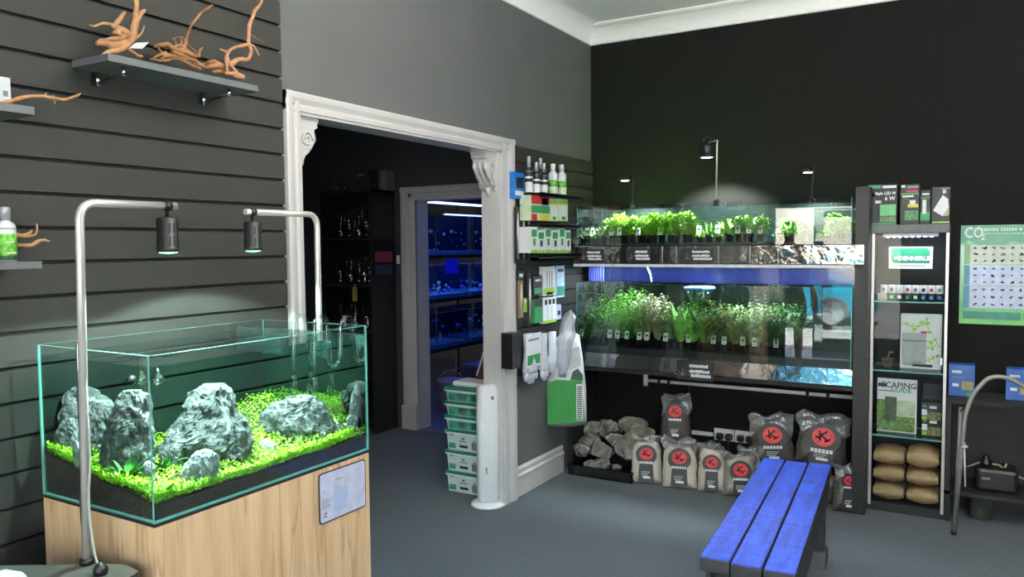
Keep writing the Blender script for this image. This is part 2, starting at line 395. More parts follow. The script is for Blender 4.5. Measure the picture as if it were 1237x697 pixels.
# tank panes
tk = thing('aquarium', 'rimless planted aquarium with rocks on the oak cabinet', 'aquarium', ((TX0+TX1)/2, (TY0+TY1)/2, TZ0))
g = .006
TANKG = thin('tank_glass', (.965,.99,.985), .03, .7)
def pane(mb, lo, hi, ax):
    """glass sheet: its two large faces are glass, its narrow faces the teal cut edge"""
    x0,y0,z0 = lo; x1,y1,z1 = hi
    vs = [(x0,y0,z0),(x1,y0,z0),(x1,y1,z0),(x0,y1,z0),(x0,y0,z1),(x1,y0,z1),(x1,y1,z1),(x0,y1,z1)]
    F = {2:((0,3,2,1),(4,5,6,7)), 1:((0,1,5,4),(2,3,7,6)), 0:((1,2,6,5),(3,0,4,7))}
    for k in range(3): mb.add(vs, F[k], 0 if k == ax else 1)
    return mb
pane(MB(), (TX1-g,TY0,TZ0),(TX1,TY1,TZ1), 0).build('front_pane', [TANKG, GEDGE], tk)
pane(MB(), (TX0,TY0,TZ0),(TX0+g,TY1,TZ1), 0).build('back_pane', [TANKG, GEDGE], tk)
pane(MB(), (TX0+g,TY0,TZ0),(TX1-g,TY0+g,TZ1), 1).build('end_pane', [TANKG, GEDGE], tk)
pane(MB(), (TX0+g,TY1-g,TZ0),(TX1-g,TY1,TZ1), 1).build('end_pane', [TANKG, GEDGE], tk)
pane(MB(), (TX0+g,TY0+g,TZ0),(TX1-g,TY1-g,TZ0+g), 2).build('bottom_pane', [TANKG, GEDGE], tk)
ZW = 1.243
WAT = thin('water_body', (.80,.92,.89), .0, .0)
WTOP = thin('water_surface', (.82,.93,.9), .1, .85, spark=(9,.15))
def tir():
    # light inside the water cannot leave through the end pane: total internal reflection on the inner side only
    m, t, o = nt('water_end'); N = t.nodes; L = t.links
    gm = N.new('ShaderNodeNewGeometry'); tr = N.new('ShaderNodeBsdfTransparent'); tr.inputs[0].default_value = (.8,.92,.89,1)
    gl = N.new('ShaderNodeBsdfGlossy'); gl.inputs['Roughness'].default_value = 0; gl.inputs[0].default_value = (.7,.84,.8,1)
    mx = N.new('ShaderNodeMixShader'); L.new(gm.outputs['Backfacing'], mx.inputs[0]); L.new(tr.outputs[0], mx.inputs[1]); L.new(gl.outputs[0], mx.inputs[2])
    L.new(mx.outputs[0], o.inputs[0]); return m
WEND = tir()
def tir_back():
    # steep light inside the water is turned back at the wall side pane; flat sight lines pass
    m, t, o = nt('water_back'); N = t.nodes; L = t.links
    lw = N.new('ShaderNodeLayerWeight'); lw.inputs['Blend'].default_value = .5
    mr = N.new('ShaderNodeMapRange'); mr.inputs['From Min'].default_value = .4; mr.inputs['From Max'].default_value = .55; L.new(lw.outputs['Facing'], mr.inputs['Value'])
    gm = N.new('ShaderNodeNewGeometry'); mu = N.new('ShaderNodeMath'); mu.operation = 'MULTIPLY'; L.new(mr.outputs[0], mu.inputs[0]); L.new(gm.outputs['Backfacing'], mu.inputs[1])
    tr = N.new('ShaderNodeBsdfTransparent'); tr.inputs[0].default_value = (.66,.84,.79,1)
    gl = N.new('ShaderNodeBsdfGlossy'); gl.inputs['Roughness'].default_value = 0; gl.inputs[0].default_value = (.7,.84,.8,1)
    mx = N.new('ShaderNodeMixShader'); L.new(mu.outputs[0], mx.inputs[0]); L.new(tr.outputs[0], mx.inputs[1]); L.new(gl.outputs[0], mx.inputs[2])
    L.new(mx.outputs[0], o.inputs[0]); return m
WBACK = tir_back()
a, b, c, d, e, f_ = TX0+g+.0004, TX1-g-.0004, TY0+g+.0004, TY1-g-.0004, TZ0+g+.0004, ZW
wb = MB(); vs = [(a,c,e),(b,c,e),(b,d,e),(a,d,e),(a,c,f_),(b,c,f_),(b,d,f_),(a,d,f_)]
wb.add(vs, [(0,1,5,4),(1,2,6,5)], 0); wb.add(vs, [(3,0,4,7)], 3); wb.add(vs, [(2,3,7,6)], 2); wb.add(vs[4:], [(0,1,2,3)], 1)
wb.build('water', [WAT, WTOP, WEND, WBACK], tk)
# soil bed
def soil(x, y):
    u = (TX1-x)/(TX1-TX0); v = (y-TY0)/(TY1-TY0)
    h = .042+.026*u**1.2+.010*noise.noise((x*9, y*9, 0))
    h += .075*math.exp(-((v-1.0)/.24)**2)*u**.7 + .055*math.exp(-(v/.22)**2)*u**1.2
    return TZ0+h
NX, NY = 30, 48
sb = MB(); X = [a+(b-a)*i/NX for i in range(NX+1)]; Y = [c+(d-c)*j/NY for j in range(NY+1)]
vs = [(x, y, soil(x, y)) for x in X for y in Y]; n = NY+1
sb.add(vs, [(i*n+j, (i+1)*n+j, (i+1)*n+j+1, i*n+j+1) for i in range(NX) for j in range(NY)], 0, True)
def skirt(idx):
    lo = [(vs[k][0], vs[k][1], e) for k in idx]; m_ = len(idx)
    sb.add([vs[k] for k in idx]+lo, [(i, i+1, m_+i+1, m_+i) for i in range(m_-1)])
skirt(range(0, n)); skirt(range(NX*n, NX*n+n)); skirt(range(0, (NX+1)*n, n)); skirt(range(NY, (NX+1)*n, n))
tag(sb.build('aquarium_soil', pm('aqua_soil', (62,54,48), .9, var=.5, scale=160, bump=.6, bscale=160), fix=False), 'dark soil bed sloping up inside the planted aquarium', 'soil', kind='stuff')
def ground_hit(px, py):
    dr = ray(px, py); best = None
    t_ = 1.2
    while t_ < 4:
        P = CAM+dr*t_
        if a < P.x < b and c < P.y < d and P.z < soil(P.x, P.y): return P, t_
        t_ += .004
    P = CAM+dr*2.2; return P, 2.2
# rocks
def rock_mat(name, lo, hi, vein, sc=38, bs_=.9):
    m, t, o = nt(name); N = t.nodes; L = t.links
    bs = N.new('ShaderNodeBsdfPrincipled'); L.new(bs.outputs[0], o.inputs[0]); bs.inputs['Roughness'].default_value = .75
    tc = N.new('ShaderNodeTexCoord'); mp = N.new('ShaderNodeMapping'); mp.inputs['Scale'].default_value = (1,1,.55); mp.inputs['Rotation'].default_value = (.35,.5,0)
    L.new(tc.outputs['Object'], mp.inputs[0])
    n1 = N.new('ShaderNodeTexNoise'); n1.inputs['Scale'].default_value = sc; n1.inputs['Detail'].default_value = 9; n1.inputs['Roughness'].default_value = .72; n1.inputs['Distortion'].default_value = 1.2
    L.new(mp.outputs[0], n1.inputs['Vector'])
    r = N.new('ShaderNodeValToRGB'); E = r.color_ramp.elements
    E[0].position = .3; E[0].color = rgb(*lo); E[1].position = .68; E[1].color = rgb(*hi)
    L.new(n1.outputs[0], r.inputs[0])
    n2 = N.new('ShaderNodeTexNoise'); n2.inputs['Scale'].default_value = sc*.42; n2.inputs['Detail'].default_value = 4; L.new(mp.outputs[0], n2.inputs['Vector'])
    r2 = N.new('ShaderNodeValToRGB'); E = r2.color_ramp.elements; E[0].position = .47; E[0].color = (0,0,0,1); E[1].position = .53; E[1].color = (0,0,0,1)
    k = E.new(.5); k.color = (.8,.8,.8,1); L.new(n2.outputs[0], r2.inputs[0])
    mx = N.new('ShaderNodeMixRGB'); L.new(r2.outputs[0], mx.inputs[0]); L.new(r.outputs[0], mx.inputs[1]); mx.inputs[2].default_value = rgb(*vein)
    L.new(mx.outputs[0], bs.inputs['Base Color'])
    v = N.new('ShaderNodeTexVoronoi'); v.feature = 'DISTANCE_TO_EDGE'; v.inputs['Scale'].default_value = sc*.9; L.new(mp.outputs[0], v.inputs['Vector'])
    ad = N.new('ShaderNodeMath'); ad.operation = 'MULTIPLY_ADD'; ad.inputs[1].default_value = .5; L.new(v.outputs[0], ad.inputs[0]); L.new(n1.outputs[0], ad.inputs[2])
    bp = N.new('ShaderNodeBump'); bp.inputs['Strength'].default_value = bs_; bp.inputs['Distance'].default_value = .012
    L.new(ad.outputs[0], bp.inputs['Height']); L.new(bp.outputs[0], bs.inputs['Normal']); return m
ROCK = rock_mat('grey_stone', (30,33,35), (114,119,121), (164,168,170))
ROCKP = rock_mat('pale_stone', (88,94,96), (182,186,188), (212,214,216))
RH = Vector((RT.x, RT.y, 0)).normalized(); FH = Vector((FW.x, FW.y, 0)).normalized()
def rock_mesh(rows, seed, thick=.6, rough=.14, rings=56, seg=84, under=.03):
    """rows: (z, centre offset, half width) from top to foot, in metres, in a frame with x across and y away"""
    rows = sorted(rows, key=lambda r_: r_[0]); z0, z1 = rows[0][0], rows[-1][0]
    wmax = max(r_[2] for r_ in rows); mb = MB(); vs = []
    zs = [z0-under]+[z0+(z1-z0)*i/(rings-2) for i in range(rings-1)]
    for z in zs:
        zz = max(z, z0); k = 0
        while k < len(rows)-2 and rows[k+1][0] < zz: k += 1
        r0, r1 = rows[k], rows[k+1]; t_ = min(1, max(0, (zz-r0[0])/max(1e-6, r1[0]-r0[0])))
        cx = r0[1]+(r1[1]-r0[1])*t_; w = r0[2]+(r1[2]-r0[2])*t_
        dz = thick*(.35*w+.65*wmax*math.sqrt(max(.02, 1-((zz-z0)/(z1-z0+1e-6))**2.2)))
        dz = min(dz, thick*wmax)
        for j in range(seg):
            an = 2*PI*j/seg; ca, sa = math.cos(an), math.sin(an)
            pw = .8
            p = Vector((cx+w*math.copysign(abs(ca)**pw, ca), dz*math.copysign(abs(sa)**pw, sa), z))
            s_ = wmax*1.0
            q = (p+Vector((seed*3.7, seed*1.3, seed)))/s_
            q2 = Vector((q.x*1.0+q.z*.5, q.y, q.z*.75-q.x*.3))
            q3 = Vector((q.x*1.3+q.z*.5, q.y*1.3, q.z*.4-q.x*.25))
            nn = noise.ridged_multi_fractal(q2*1.4, .9, 2.2, 6, 1, 2)*.42-.75+noise.ridged_multi_fractal(q3*3.2, .8, 2.2, 5, 1, 2)*.42+noise.noise(q2*4)*.3+noise.noise(q3*13)*.16
            out = Vector((ca, sa, 0)); p += out*nn*rough*wmax; p.z += noise.noise(q*3+Vector((5,5,5)))*rough*.45*wmax
            vs.append(p)
    k = len(zs)
    fs = [(i*seg+j, i*seg+(j+1)%seg, (i+1)*seg+(j+1)%seg, (i+1)*seg+j) for i in range(k-1) for j in range(seg)]
    top = sum((v for v in vs[-seg:]), Vector())/seg; vs.append(top+Vector((0,0,.004)))
    fs += [((k-1)*seg+j, (k-1)*seg+(j+1)%seg, k*seg) for j in range(seg)]
    mb.add(vs, fs, 0, False); return mb
def rx(X): return 20+.455*X
def ry(Y): return 380+.4548*Y
def tank_rock(rows, seed, label, mat=ROCK, thick=.6, push=0, rough=.2, group=None, yfix=None):
    rows = [(ry(y), rx(l), rx(r_)) for y, l, r_ in rows]
    yb, lb, rb = rows[-1]; P, t_ = ground_hit((lb+rb)/2, yb)
    t_ += push; 
    if yfix: t_ = (yfix-CAM.y)/ray((lb+rb)/2, yb).y
    base = dep((lb+rb)/2, yb, t_)
    base.x = min(max(base.x, a+.02), b-.02); base.y = min(max(base.y, c+.015), d-.015)
    R_ = [(dep(0, py, t_).z-base.z+(dep((l+r_)/2,py,t_).z-dep(0,py,t_).z), ((l+r_)/2-(lb+rb)/2)*t_/FOC, (r_-l)/2*t_/FOC) for py, l, r_ in rows]
    mb = rock_mesh(R_, seed, thick, rough)
    Mr = Matrix(((RH.x,FH.x,0,0),(RH.y,FH.y,0,0),(0,0,1,0),(0,0,0,1)))
    out = []
    for v in mb.v:
        p = base+Mr@Vector(v); p.x = min(max(p.x, a+.004), b-.004); p.y = min(max(p.y, c+.004), d-.004); p.z = max(p.z, e+.005); out.append(tuple(p))
    org = base.copy()
    mb.v = [tuple(Vector(p)-org) for p in out]
    o = mb.build('rock', mat, fix=False); o.location = org
    return tag(o, label, 'rock', 'rocks in the planted aquarium')
tank_rock([(182,500,545),(200,468,562),(222,470,575),(245,462,580),(270,442,596),(295,428,606),(320,405,612),(350,388,616),(392,376,610)], 1, 'tallest pyramid shaped grey rock at the middle of the aquarium', thick=.55)
tank_rock([(200,290,335),(212,282,354),(232,278,357),(245,268,357),(270,260,358),(300,248,360),(340,236,362),(380,232,360),(425,240,355)], 2, 'tall upright grey rock behind the near corner of the aquarium', thick=.6)
tank_rock([(188,105,162),(205,85,188),(235,72,222),(270,66,245),(310,63,258),(350,65,235)], 3, 'broad domed grey rock at the wall end of the aquarium', thick=.42, yfix=c+.1)
tank_rock([(275,135,160),(295,118,165),(320,105,168),(352,103,170)], 4, 'small grey rock leaning in front of the broad domed rock', yfix=c+.05)
tank_rock([(338,133,150),(350,132,168),(380,138,172),(415,145,180)], 5, 'slim upright pale rock in the carpet plants behind the steel lamp pole', ROCKP)
tank_rock([(358,490,520),(372,468,535),(400,450,538),(425,438,530),(452,438,512)], 6, 'pale leaning rock at the front glass below the tallest rock', ROCKP, thick=.5)
tank_rock([(390,345,362),(405,335,368),(445,332,366)], 7, 'small pale rock beside the near vertical corner edge', ROCKP)
tank_rock([(213,725,772),(224,712,800),(240,680,812),(258,660,820),(280,660,828),(300,668,836),(322,690,836)], 8, 'wide layered grey rock overhanging to the left in the right half', thick=.5, rough=.24)
tank_rock([(280,835,852),(295,830,860),(315,825,862)], 9, 'little pale rock at the right foot of the wide layered rock', ROCKP)
tank_rock([(333,652,672),(345,645,688),(368,645,692)], 10, 'little pale rock alone in the carpet left of the layered rock', ROCKP)
tank_rock([(186,912,922),(215,902,925),(245,897,926),(280,892,926)], 11, 'narrow grey rock standing against the far end pane', yfix=d-.03)
tank_rock([(264,895,915),(280,886,924),(303,884,926)], 12, 'low grey rock at the foot of the narrow rock by the end pane', yfix=d-.035)
tank_rock([(343,405,440),(370,385,440),(412,378,438)], 13, 'dark grey rock at the left foot of the tallest rock')
# carpet plants: nobody could count the leaves
LEAF = pm('carpet_leaf', (150,214,30), .5, var=.4, scale=45)
cpl = MB(); V_, F_ = [], []
rn = random.Random(3)
for i in range(21000):
    x = a+.004+(b-a-.008)*rn.random(); y = c+.004+(d-c-.008)*rn.random()
    if rn.random() < .25: x = b-.002-.02*rn.random()
    elif rn.random() < .2: y = c+.002+.03*rn.random()
    hh = .006+.026*rn.random()*(0.6+.5*noise.noise((x*14,y*14,3))+.3); z = soil(x,y)+hh
    az = rn.random()*2*PI; ti = rn.uniform(-.2,.9); l = rn.uniform(.006,.012); w = l*.55
    dx = Vector((math.cos(az)*math.cos(ti), math.sin(az)*math.cos(ti), math.sin(ti))); sd = Vector((-math.sin(az), math.cos(az), 0))
    p = Vector((x,y,z)); q0 = len(V_)
    V_ += [p, p+dx*l*.5+sd*w*.5, p+dx*l, p+dx*l*.5-sd*w*.5]; F_.append((q0,q0+1,q0+2,q0+3))
cl_ = [(min(max(v.x, a+.001), b-.001), min(max(v.y, c+.001), d-.001), v.z) for v in V_]
cpl.add(cl_, F_, 0)
tag(cpl.build('carpet_plants', LEAF, fix=False), 'bright green low carpet plants covering the soil inside the aquarium', 'aquatic plants', kind='stuff')
# broad leaved tufts among the rocks
def leaf(mb, base, az, up, L_, w, droop=.5, mi=0, n=5, M=None):
    d_ = Vector((math.cos(az), math.sin(az), 0)); s_ = Vector((-math.sin(az), math.cos(az), 0)); p = Vector(base); vs = []
    for i in range(n+1):
        t_ = i/n; an = up-droop*t_
        ww = w*math.sin(PI*min(1, (.12+.88*t_)))**.8 if i < n else 0
        vs += [p-s_*ww/2+Vector((0,0,ww*.18)), p, p+s_*ww/2+Vector((0,0,ww*.18))]
        p = p+(d_*math.cos(an)+Vector((0,0,math.sin(an))))*L_/n
    fs = []
    for i in range(n): fs += [(i*3,i*3+1,i*3+4,i*3+3),(i*3+1,i*3+2,i*3+5,i*3+4)]
    mb.add(vs, fs, mi, True)
LEAF2 = pm('broad_leaf', (84,168,74), .4, var=.3, scale=30)
for k, (X, Y, nl, L_, lab) in enumerate([(325,425,12,.045,'broad leaved plant in front of the tall upright rock'),(425,405,14,.045,'broad leaved plant at the foot of the tallest rock'),(505,352,12,.045,'broad leaved plant above the pale leaning rock'),(560,362,9,.035,'small leafy plant right of the pale leaning rock'),(600,345,8,.04,'thin leafy plant at the right foot of the tallest rock'),(430,300,5,.03,'little leafy sprig beside the left slope of the tallest rock')]):
    P, t_ = ground_hit(rx(X), ry(Y)); mb = MB()
    P = P if k < 5 else dep(rx(X), ry(Y), 2.1)
    P.z = soil(P.x, P.y)+.0
    for i in range(nl):
        leaf(mb, (0,0,.004), rn.random()*2*PI, rn.uniform(.7,1.35), L_*rn.uniform(1.1,1.9), .016, rn.uniform(.2,.9))
    o = mb.build('leafy_plant', LEAF2, fix=False); Q = P-FH*.075; Q.x = min(Q.x, b-.03); Q.y = max(Q.y, c+.03); Q.z = soil(Q.x, Q.y); o.location = Q; tag(o, lab, 'plant', 'leafy plants among the aquarium rocks')
# glassware
PIPE = thin('pipe_glass', (.86,.93,.92), .12, .9)
def lily(x, name, lab, kind):
    mb = MB(); y = TY1; r_ = .0075
    pts = [(x,y+.02,1.12),(x,y+.02,1.27),(x,y+.012,1.292),(x,y-.01,1.297),(x,y-.03,1.29),(x,y-.04,1.27),(x,y-.043,1.2),(x,y-.046,1.17)]
    if kind == 'in': pts += [(x,y-.046,1.1),(x,y-.046,1.04)]
    else: pts += [(x,y-.055,1.145),(x-.0,y-.075,1.135),(x,y-.095,1.15),(x,y-.1,1.19),(x,y-.102,1.215)]
    T_ = thing(name, lab, 'glass pipe', (x,y,1.12))
    P_ = bend(pts, .03, 5); mb.tube(P_, r_, 14, cap=False); mb.build('tube', PIPE, T_)
    if kind == 'in': MB().tube([(x,y-.046,1.085),(x,y-.046,1.015)], .0115, 16).build('strainer', PIPE, T_)
    else: MB().lathe([(.0075,0),(.012,.012),(.02,.02),(.024,.024)], (x,y-.102,1.21), 18).build('bell_mouth', PIPE, T_)
    MB().lathe([(.013,0),(.013,.006),(.006,.012)], (0,0,0), 14, M=Matrix.Translation((x,y-.018,1.235))@Matrix.Rotation(PI/2,4,'X')).build('suction_cup', CLEAR, T_)
    return T_
lily(.52, 'outflow_pipe', 'curved clear glass outflow pipe over the end pane, nearer the front glass', 'out')
lily(.3, 'intake_pipe', 'clear glass intake pipe over the end pane, nearer the wall', 'in')
lily(.4, 'skimmer_pipe', 'clear glass pipe between the other two on the end pane', 'in')
P = at(171, 459, 0, .33); P.y = max(P.y, c+.02)
dc = thing('drop_checker', 'glass drop checker bulb with black cup on the near end pane', 'drop checker', P)
MB().lathe([(.001,-.017),(.011,-.013),(.017,0),(.013,.010),(.006,.016),(.005,.026)], P, 20).build('bulb', thin('bulb_glass', (.7,.86,.72), .25, .9), dc)
MB().lathe([(.001,-.016),(.011,-.011),(.0155,0),(.011,.011),(.001,.016)], P+RH*-.03, 18).build('black_cup', BLACK, dc)
P = at(191, 459, 0, .36)
bc = MB().lathe([(.001,-.018),(.012,-.013),(.0175,0),(.012,.013),(.005,.018),(.004,.034)], (0,0,0), 20).build('bubble_counter', thin('bulb_glass2', (.75,.85,.8), .3, .9)); bc.location = P
tag(bc, 'silvery round glass bubble counter hanging beside the drop checker', 'reflection ball')
# ------------------------------------------------------------------ clamp lamps
def lens_glow(): return glow('lamp_lens', (150,255,180), 2.4)
SLOT = pm('slot_dark', (4,4,5), .6)
def tank_lamp(pole, sgn, foot, lean, arm, lab):
    x, y = pole; T_ = thing('aquarium_lamp', lab, 'lamp', (x, y, foot))
    zt = 1.655; yl = y+sgn*arm
    MB().tube(bend([(x-lean,y,foot),(x,y,zt),(x,yl,zt)], .045, 8), .0105, 16).build('pole', STEEL, T_)
    MB().tube([(x-lean,y,foot),(x-lean,y,foot+.015)], .017, 16).build('collar', BLACK, T_)
    hx, hy, hz = x, y+sgn*(arm-.028), zt-.03
    hd = MB(); R_ = .028; Hh = .095
    hd.lathe([(.012,0),(R_-.003,-.002),(R_,-.006),(R_,-Hh+.012),(R_+.0008,-Hh+.011),(R_+.0008,-Hh),(R_-.004,-Hh)], (hx,hy,hz), 28)
    h_ = hd.build('lamp_head', BLACK, T_)
    sl_ = MB()
    for row in range(2):
        for j in range(14):
            an = 2*PI*j/14; M_ = Matrix.Translation((hx,hy,hz-.03-.036*row))@Matrix.Rotation(an,4,'Z')
            sl_.box((R_-.001,-.0025,-.013),(R_+.0006,.0025,.013), M=M_)
    sl_.build('vent_slots', SLOT, h_)
    lens = MB().lathe([(R_-.004,-Hh+.0005),(R_-.004,-Hh-.003),(.001,-Hh-.006)], (hx,hy,hz), 24).build('lens', lens_glow(), h_)
    MB().tube([(hx,hy,zt+.014),(hx,hy,hz+.001)], .005, 8).tube([(hx,hy-.01,zt),(hx,hy+.01,zt)], .0135, 14).build('hanger', BLACK, T_)
    return T_, (hx, hy, hz-Hh-.008)
P1 = at(105, 681, 2, .742)
L1, LP1 = tank_lamp((P1.x+.03, P1.y), 1, .742, .03, .27, 'steel clamp lamp at the near end of the aquarium, pole on the black plinth')
L2, LP2 = tank_lamp((.345, -3.115), -1, .02, 0, .32, 'steel clamp lamp at the far end of the aquarium beside the doorway')
px_, py_ = P1.x+.006, P1.y
MB().tube(bend([(px_+.014,py_,1.4),(px_+.02,py_+.004,1.0),(px_+.024,py_-.01,.9),(px_+.06,py_-.02,.79),(px_+.082,py_-.02,.748)], .2, 6), .003, 8).build('cable', pm('grey_cable', (150,154,152), .5), L1)
MB().tube(bend([(px_-.013,py_,1.3),(px_-.016,py_,1.0),(px_-.02,py_-.004,.9),(px_-.012,py_,.745)], .1, 6), .0022, 8).build('cable', BLACK, L1)
# plinth the near lamp stands on
bk = [at(0,683,2,.742), at(152,681,2,.742), at(168,690,2,.742)]
dirv = (bk[1]-bk[0]).normalized(); w0 = bk[0]-dirv*.14
poly = [(w0.x,w0.y),(bk[1].x,bk[1].y),(bk[2].x,bk[2].y),(bk[2].x+.1,bk[2].y-.32),(w0.x+.02,w0.y-.3)]
pl = thing('plinth', 'dark plinth at the lower left edge carrying the steel lamp pole', 'plinth', (poly[1][0], poly[1][1], 0))
MB().prism(poly, 2, 0, .72).build('body', BLACKM, pl)
MB().prism(poly, 2, .72, .742).build('top', pm('plinth_top', (70,68,66), .4, var=.3, scale=14), pl)
P = Vector((px_+.085, py_-.02, .742))
gm = thing('cable_plug', 'black round plug with grey cable on the dark plinth', 'plug', P)
MB().lathe([(.016,0),(.018,.012),(.015,.02),(.008,.026),(.004,.03)], P, 18).build('plug_body', BLACK, gm)
P = at(30, 697, 2, .742)
o = rock_mesh([(0,0,.07),(.012,0,.06),(.022,.01,.03)], 21, .7, .2, 14, 24, .0).build('pale_stone', pm('plinth_stone', (200,196,190), .6, var=.2, scale=40)); o.location = P+Vector((-.01,-.05,0))
tag(o, 'flat pale stone lying on the dark plinth', 'stone')
# ------------------------------------------------------------------ slatwall shelves with driftwood
SHELFM = pm('grey_shelf_board', (88,92,94), .45, var=.04)
DRIFT = pm('driftwood', (176,130,90), .7, var=.35, scale=30, bump=.5, bscale=60, stretch=(1,1,1))
DRIFTD = pm('driftwood_dark', (132,92,58), .75, var=.5, scale=26, bump=.6, bscale=60)
def shelf(lab, y0, y1, dpt, z, th=.02, arms=()):
    T_ = thing('wall_shelf', lab, 'shelf', (.02, (y0+y1)/2, z-th), group='grey shelves on the slat wall')
    MB().box((.02,y0,z-th),(dpt,y1,z), bev=.0015).build('board', SHELFM, T_)
    for y in arms:
        B = MB().box((.016,y-.012,z-th-.042),(.026,y+.012,z-th-.002)).tube([(.03,y,z-th-.036),(dpt-.035,y,z-th-.016)], .004, 8).build('bracket', BLACK, T_)
        MB().tube([(.034,y,z-th),(.034,y,z-th-.044)], .007, 14).build('chrome_peg', CHROME, B)
        MB().tube([(dpt-.035,y,z-th),(dpt-.035,y,z-th-.028)], .006, 12).build('chrome_peg', CHROME, B)
    return T_
pn = at(130, 63, 0, .2); pfar = at(312, 107, 0, .2); ZS = (pn.z+pfar.z)/2+.004
shelf('upper grey shelf holding a heap of driftwood, right of the others', pn.y, pfar.y, .2, ZS, .022, (at(118,95,0,.034).y, at(246,120,0,.034).y))
p2 = at(42, 131, 0, .2); shelf('short grey shelf end with a pale box and one driftwood twig', p2.y-.6, p2.y, .2, p2.z+.004, .022, (p2.y-.3,))
p3 = at(51, 316, 0, .2); shelf('lowest grey shelf end with the green and white bottle', p3.y-.6, p3.y, .2, p3.z+.001, .02, (p3.y-.3,))
def wob(pts, rs, mb, seed, n=9, k=4):
    """knotty branch through measured points"""
    P = [Vector(p) for p in pts]; out, ro = [], []
    for i in range(len(P)-1):
        for j in range(k):
            t_ = j/k; p0 = P[max(i-1,0)]; p1 = P[i]; p2_ = P[i+1]; p3_ = P[min(i+2,len(P)-1)]
            q = .5*((2*p1)+(p2_-p0)*t_+(2*p0-5*p1+4*p2_-p3_)*t_*t_+(3*p1-p0-3*p2_+p3_)*t_**3)
            r_ = rs[i]+(rs[i+1]-rs[i])*t_
            q += Vector([noise.noise(q*30+Vector((seed+3*a_,a_,0))) for a_ in range(3)])*r_*.55
            out.append(q); ro.append(r_*(1+.28*noise.noise(q*45)))
    out.append(P[-1]); ro.append(rs[-1]*.8)
    mb.tube(out, ro, n, smooth=True)
def drift(lab, branches, xs, mat=DRIFT, seed=0, tag_card=None):
    """branches: list of ([(px,py,dx)...],[radius px...])"""
    p0 = at(branches[0][0][0][0], branches[0][0][0][1], 0, xs)
    T_ = None; mb = MB()
    for i, (pts, rs) in enumerate(branches):
        W_ = [at(p[0], p[1], 0, xs+(p[2] if len(p) > 2 else 0)) for p in pts]
        R_ = [r_*.86*depth(w)/FOC for r_, w in zip(rs, W_)]
        wob(W_, R_, mb, seed+i)
    T_ = thing('driftwood', lab, 'driftwood', p0, group='driftwood pieces on the slat wall shelves')
    mb.build('branches', mat, T_, fix=False)
    if tag_card:
        c_ = [at(px, py, 0, xs+.02) for px, py in tag_card]
        MB().add(c_+[p+Vector((.0015,0,.001)) for p in c_], [(0,1,2,3),(7,6,5,4),(0,4,5,1),(1,5,6,2),(2,6,7,3),(3,7,4,0)]).build('price_tag', PAPER, T_)
    return T_
def R4(l): return [(80+x*.1435, y*.1435) for x, y in l]
def R5(l): return [(180+x*.1578, y*.1578) for x, y in l]
drift('pale root driftwood with raised arms at the near end of the shelf', [
    (R4([(280,480),(330,450),(430,420),(520,360),(560,300),(575,220),(590,100),(588,-30)]), [2,3,4,5,6,5,3.6,3]),
    (R4([(575,230),(610,140),(640,100),(668,85)]), [4.5,3.5,3,2]),
    (R4([(260,362),(340,360),(430,370),(530,350)]), [3,5,6,4]),
    (R4([(270,340),(380,330),(470,310),(540,290)]), [1.5,3,4,4]),
    (R4([(545,300),(470,250),(400,225),(370,205),(300,200),(240,220),(190,208)]), [5,5,4.5,2.4,2,1.6,.8]),
    (R4([(400,225),(440,170),(480,120),(495,100)]), [4,3.6,3,2.4]),
    (R4([(430,300),(440,260),(400,225)]), [6,5.5,4]),
    (R4([(540,360),(590,320),(640,270),(658,215)]), [3,2,1.4,.6]),
    (R4([(520,400),(570,440),(600,470),(640,475)]), [3,2.5,2,2]),
    ], .11, seed=1, tag_card=R4([(530,405),(640,412),(695,358),(585,362)]))
drift('tangled low driftwood with one long curved twig in the middle of the shelf', [
    (R5([(10,455),(120,465),(230,450),(330,460),(420,510)]), [1.2,2,2.6,3,2.4]),
    (R5([(40,360),(90,345),(150,345),(190,380),(280,400),(360,440)]), [2,3.5,4,4,3.4,2.6]),
    (R5([(170,390),(260,430),(350,470),(430,520)]), [3,3.5,3.2,2.6]),
    (R5([(285,305),(300,250),(340,170),(400,100),(455,60),(490,35)]), [1.6,1.8,1.8,1.6,1.4,1]),
    (R5([(285,305),(270,350),(240,400)]), [1.8,2.4,3]),
    (R5([(270,310),(320,360),(370,400)]), [.7,.7,.8]),
    (R5([(375,440),(385,390),(412,362)]), [2.4,2,1.2]),
    (R5([(100,420),(200,440),(320,500),(400,530)]), [2.5,3,2.4,1.6]),
    (R5([(20,455),(80,420),(130,400)]), [1,1.8,2.2]),
    (R5([(180,300),(230,280),(275,300),(270,340)]), [1,1,1,1.2]),
    (R5([(60,350),(100,400),(170,420),(240,410)]), [1.4,1.6,1.6,1.2]),
    (R5([(120,340),(180,360),(250,350),(320,400),(380,430)]), [1.6,2.2,2,1.8,1.2]),
    (R5([(90,450),(180,420),(270,450),(350,450),(400,500)]), [1.2,1.8,2,1.6,1.2]),
    (R5([(195,300),(205,340),(190,390)]), [.7,1.4,1.8]),
    (R5([(240,280),(250,320),(230,380)]), [.7,1.3,1.6]),
    (R5([(300,470),(360,490),(430,490),(500,455)]), [1.2,1.4,1.2,.8]),
    ], .11, DRIFTD, seed=20)
drift('dark knotted driftwood lump right of the tangled pieces', [
    (R5([(430,520),(500,500),(560,510),(620,560)]), [3.4,4.4,4.4,3]),
    (R5([(440,530),(480,490),(505,455)]), [1.6,1.2,.7]),
    (R5([(450,470),(520,480),(590,530)]), [2.4,3,2.4]),
    (R5([(480,555),(540,545),(600,555)]), [2,2.6,2]),
    ], .1, DRIFTD, seed=40)
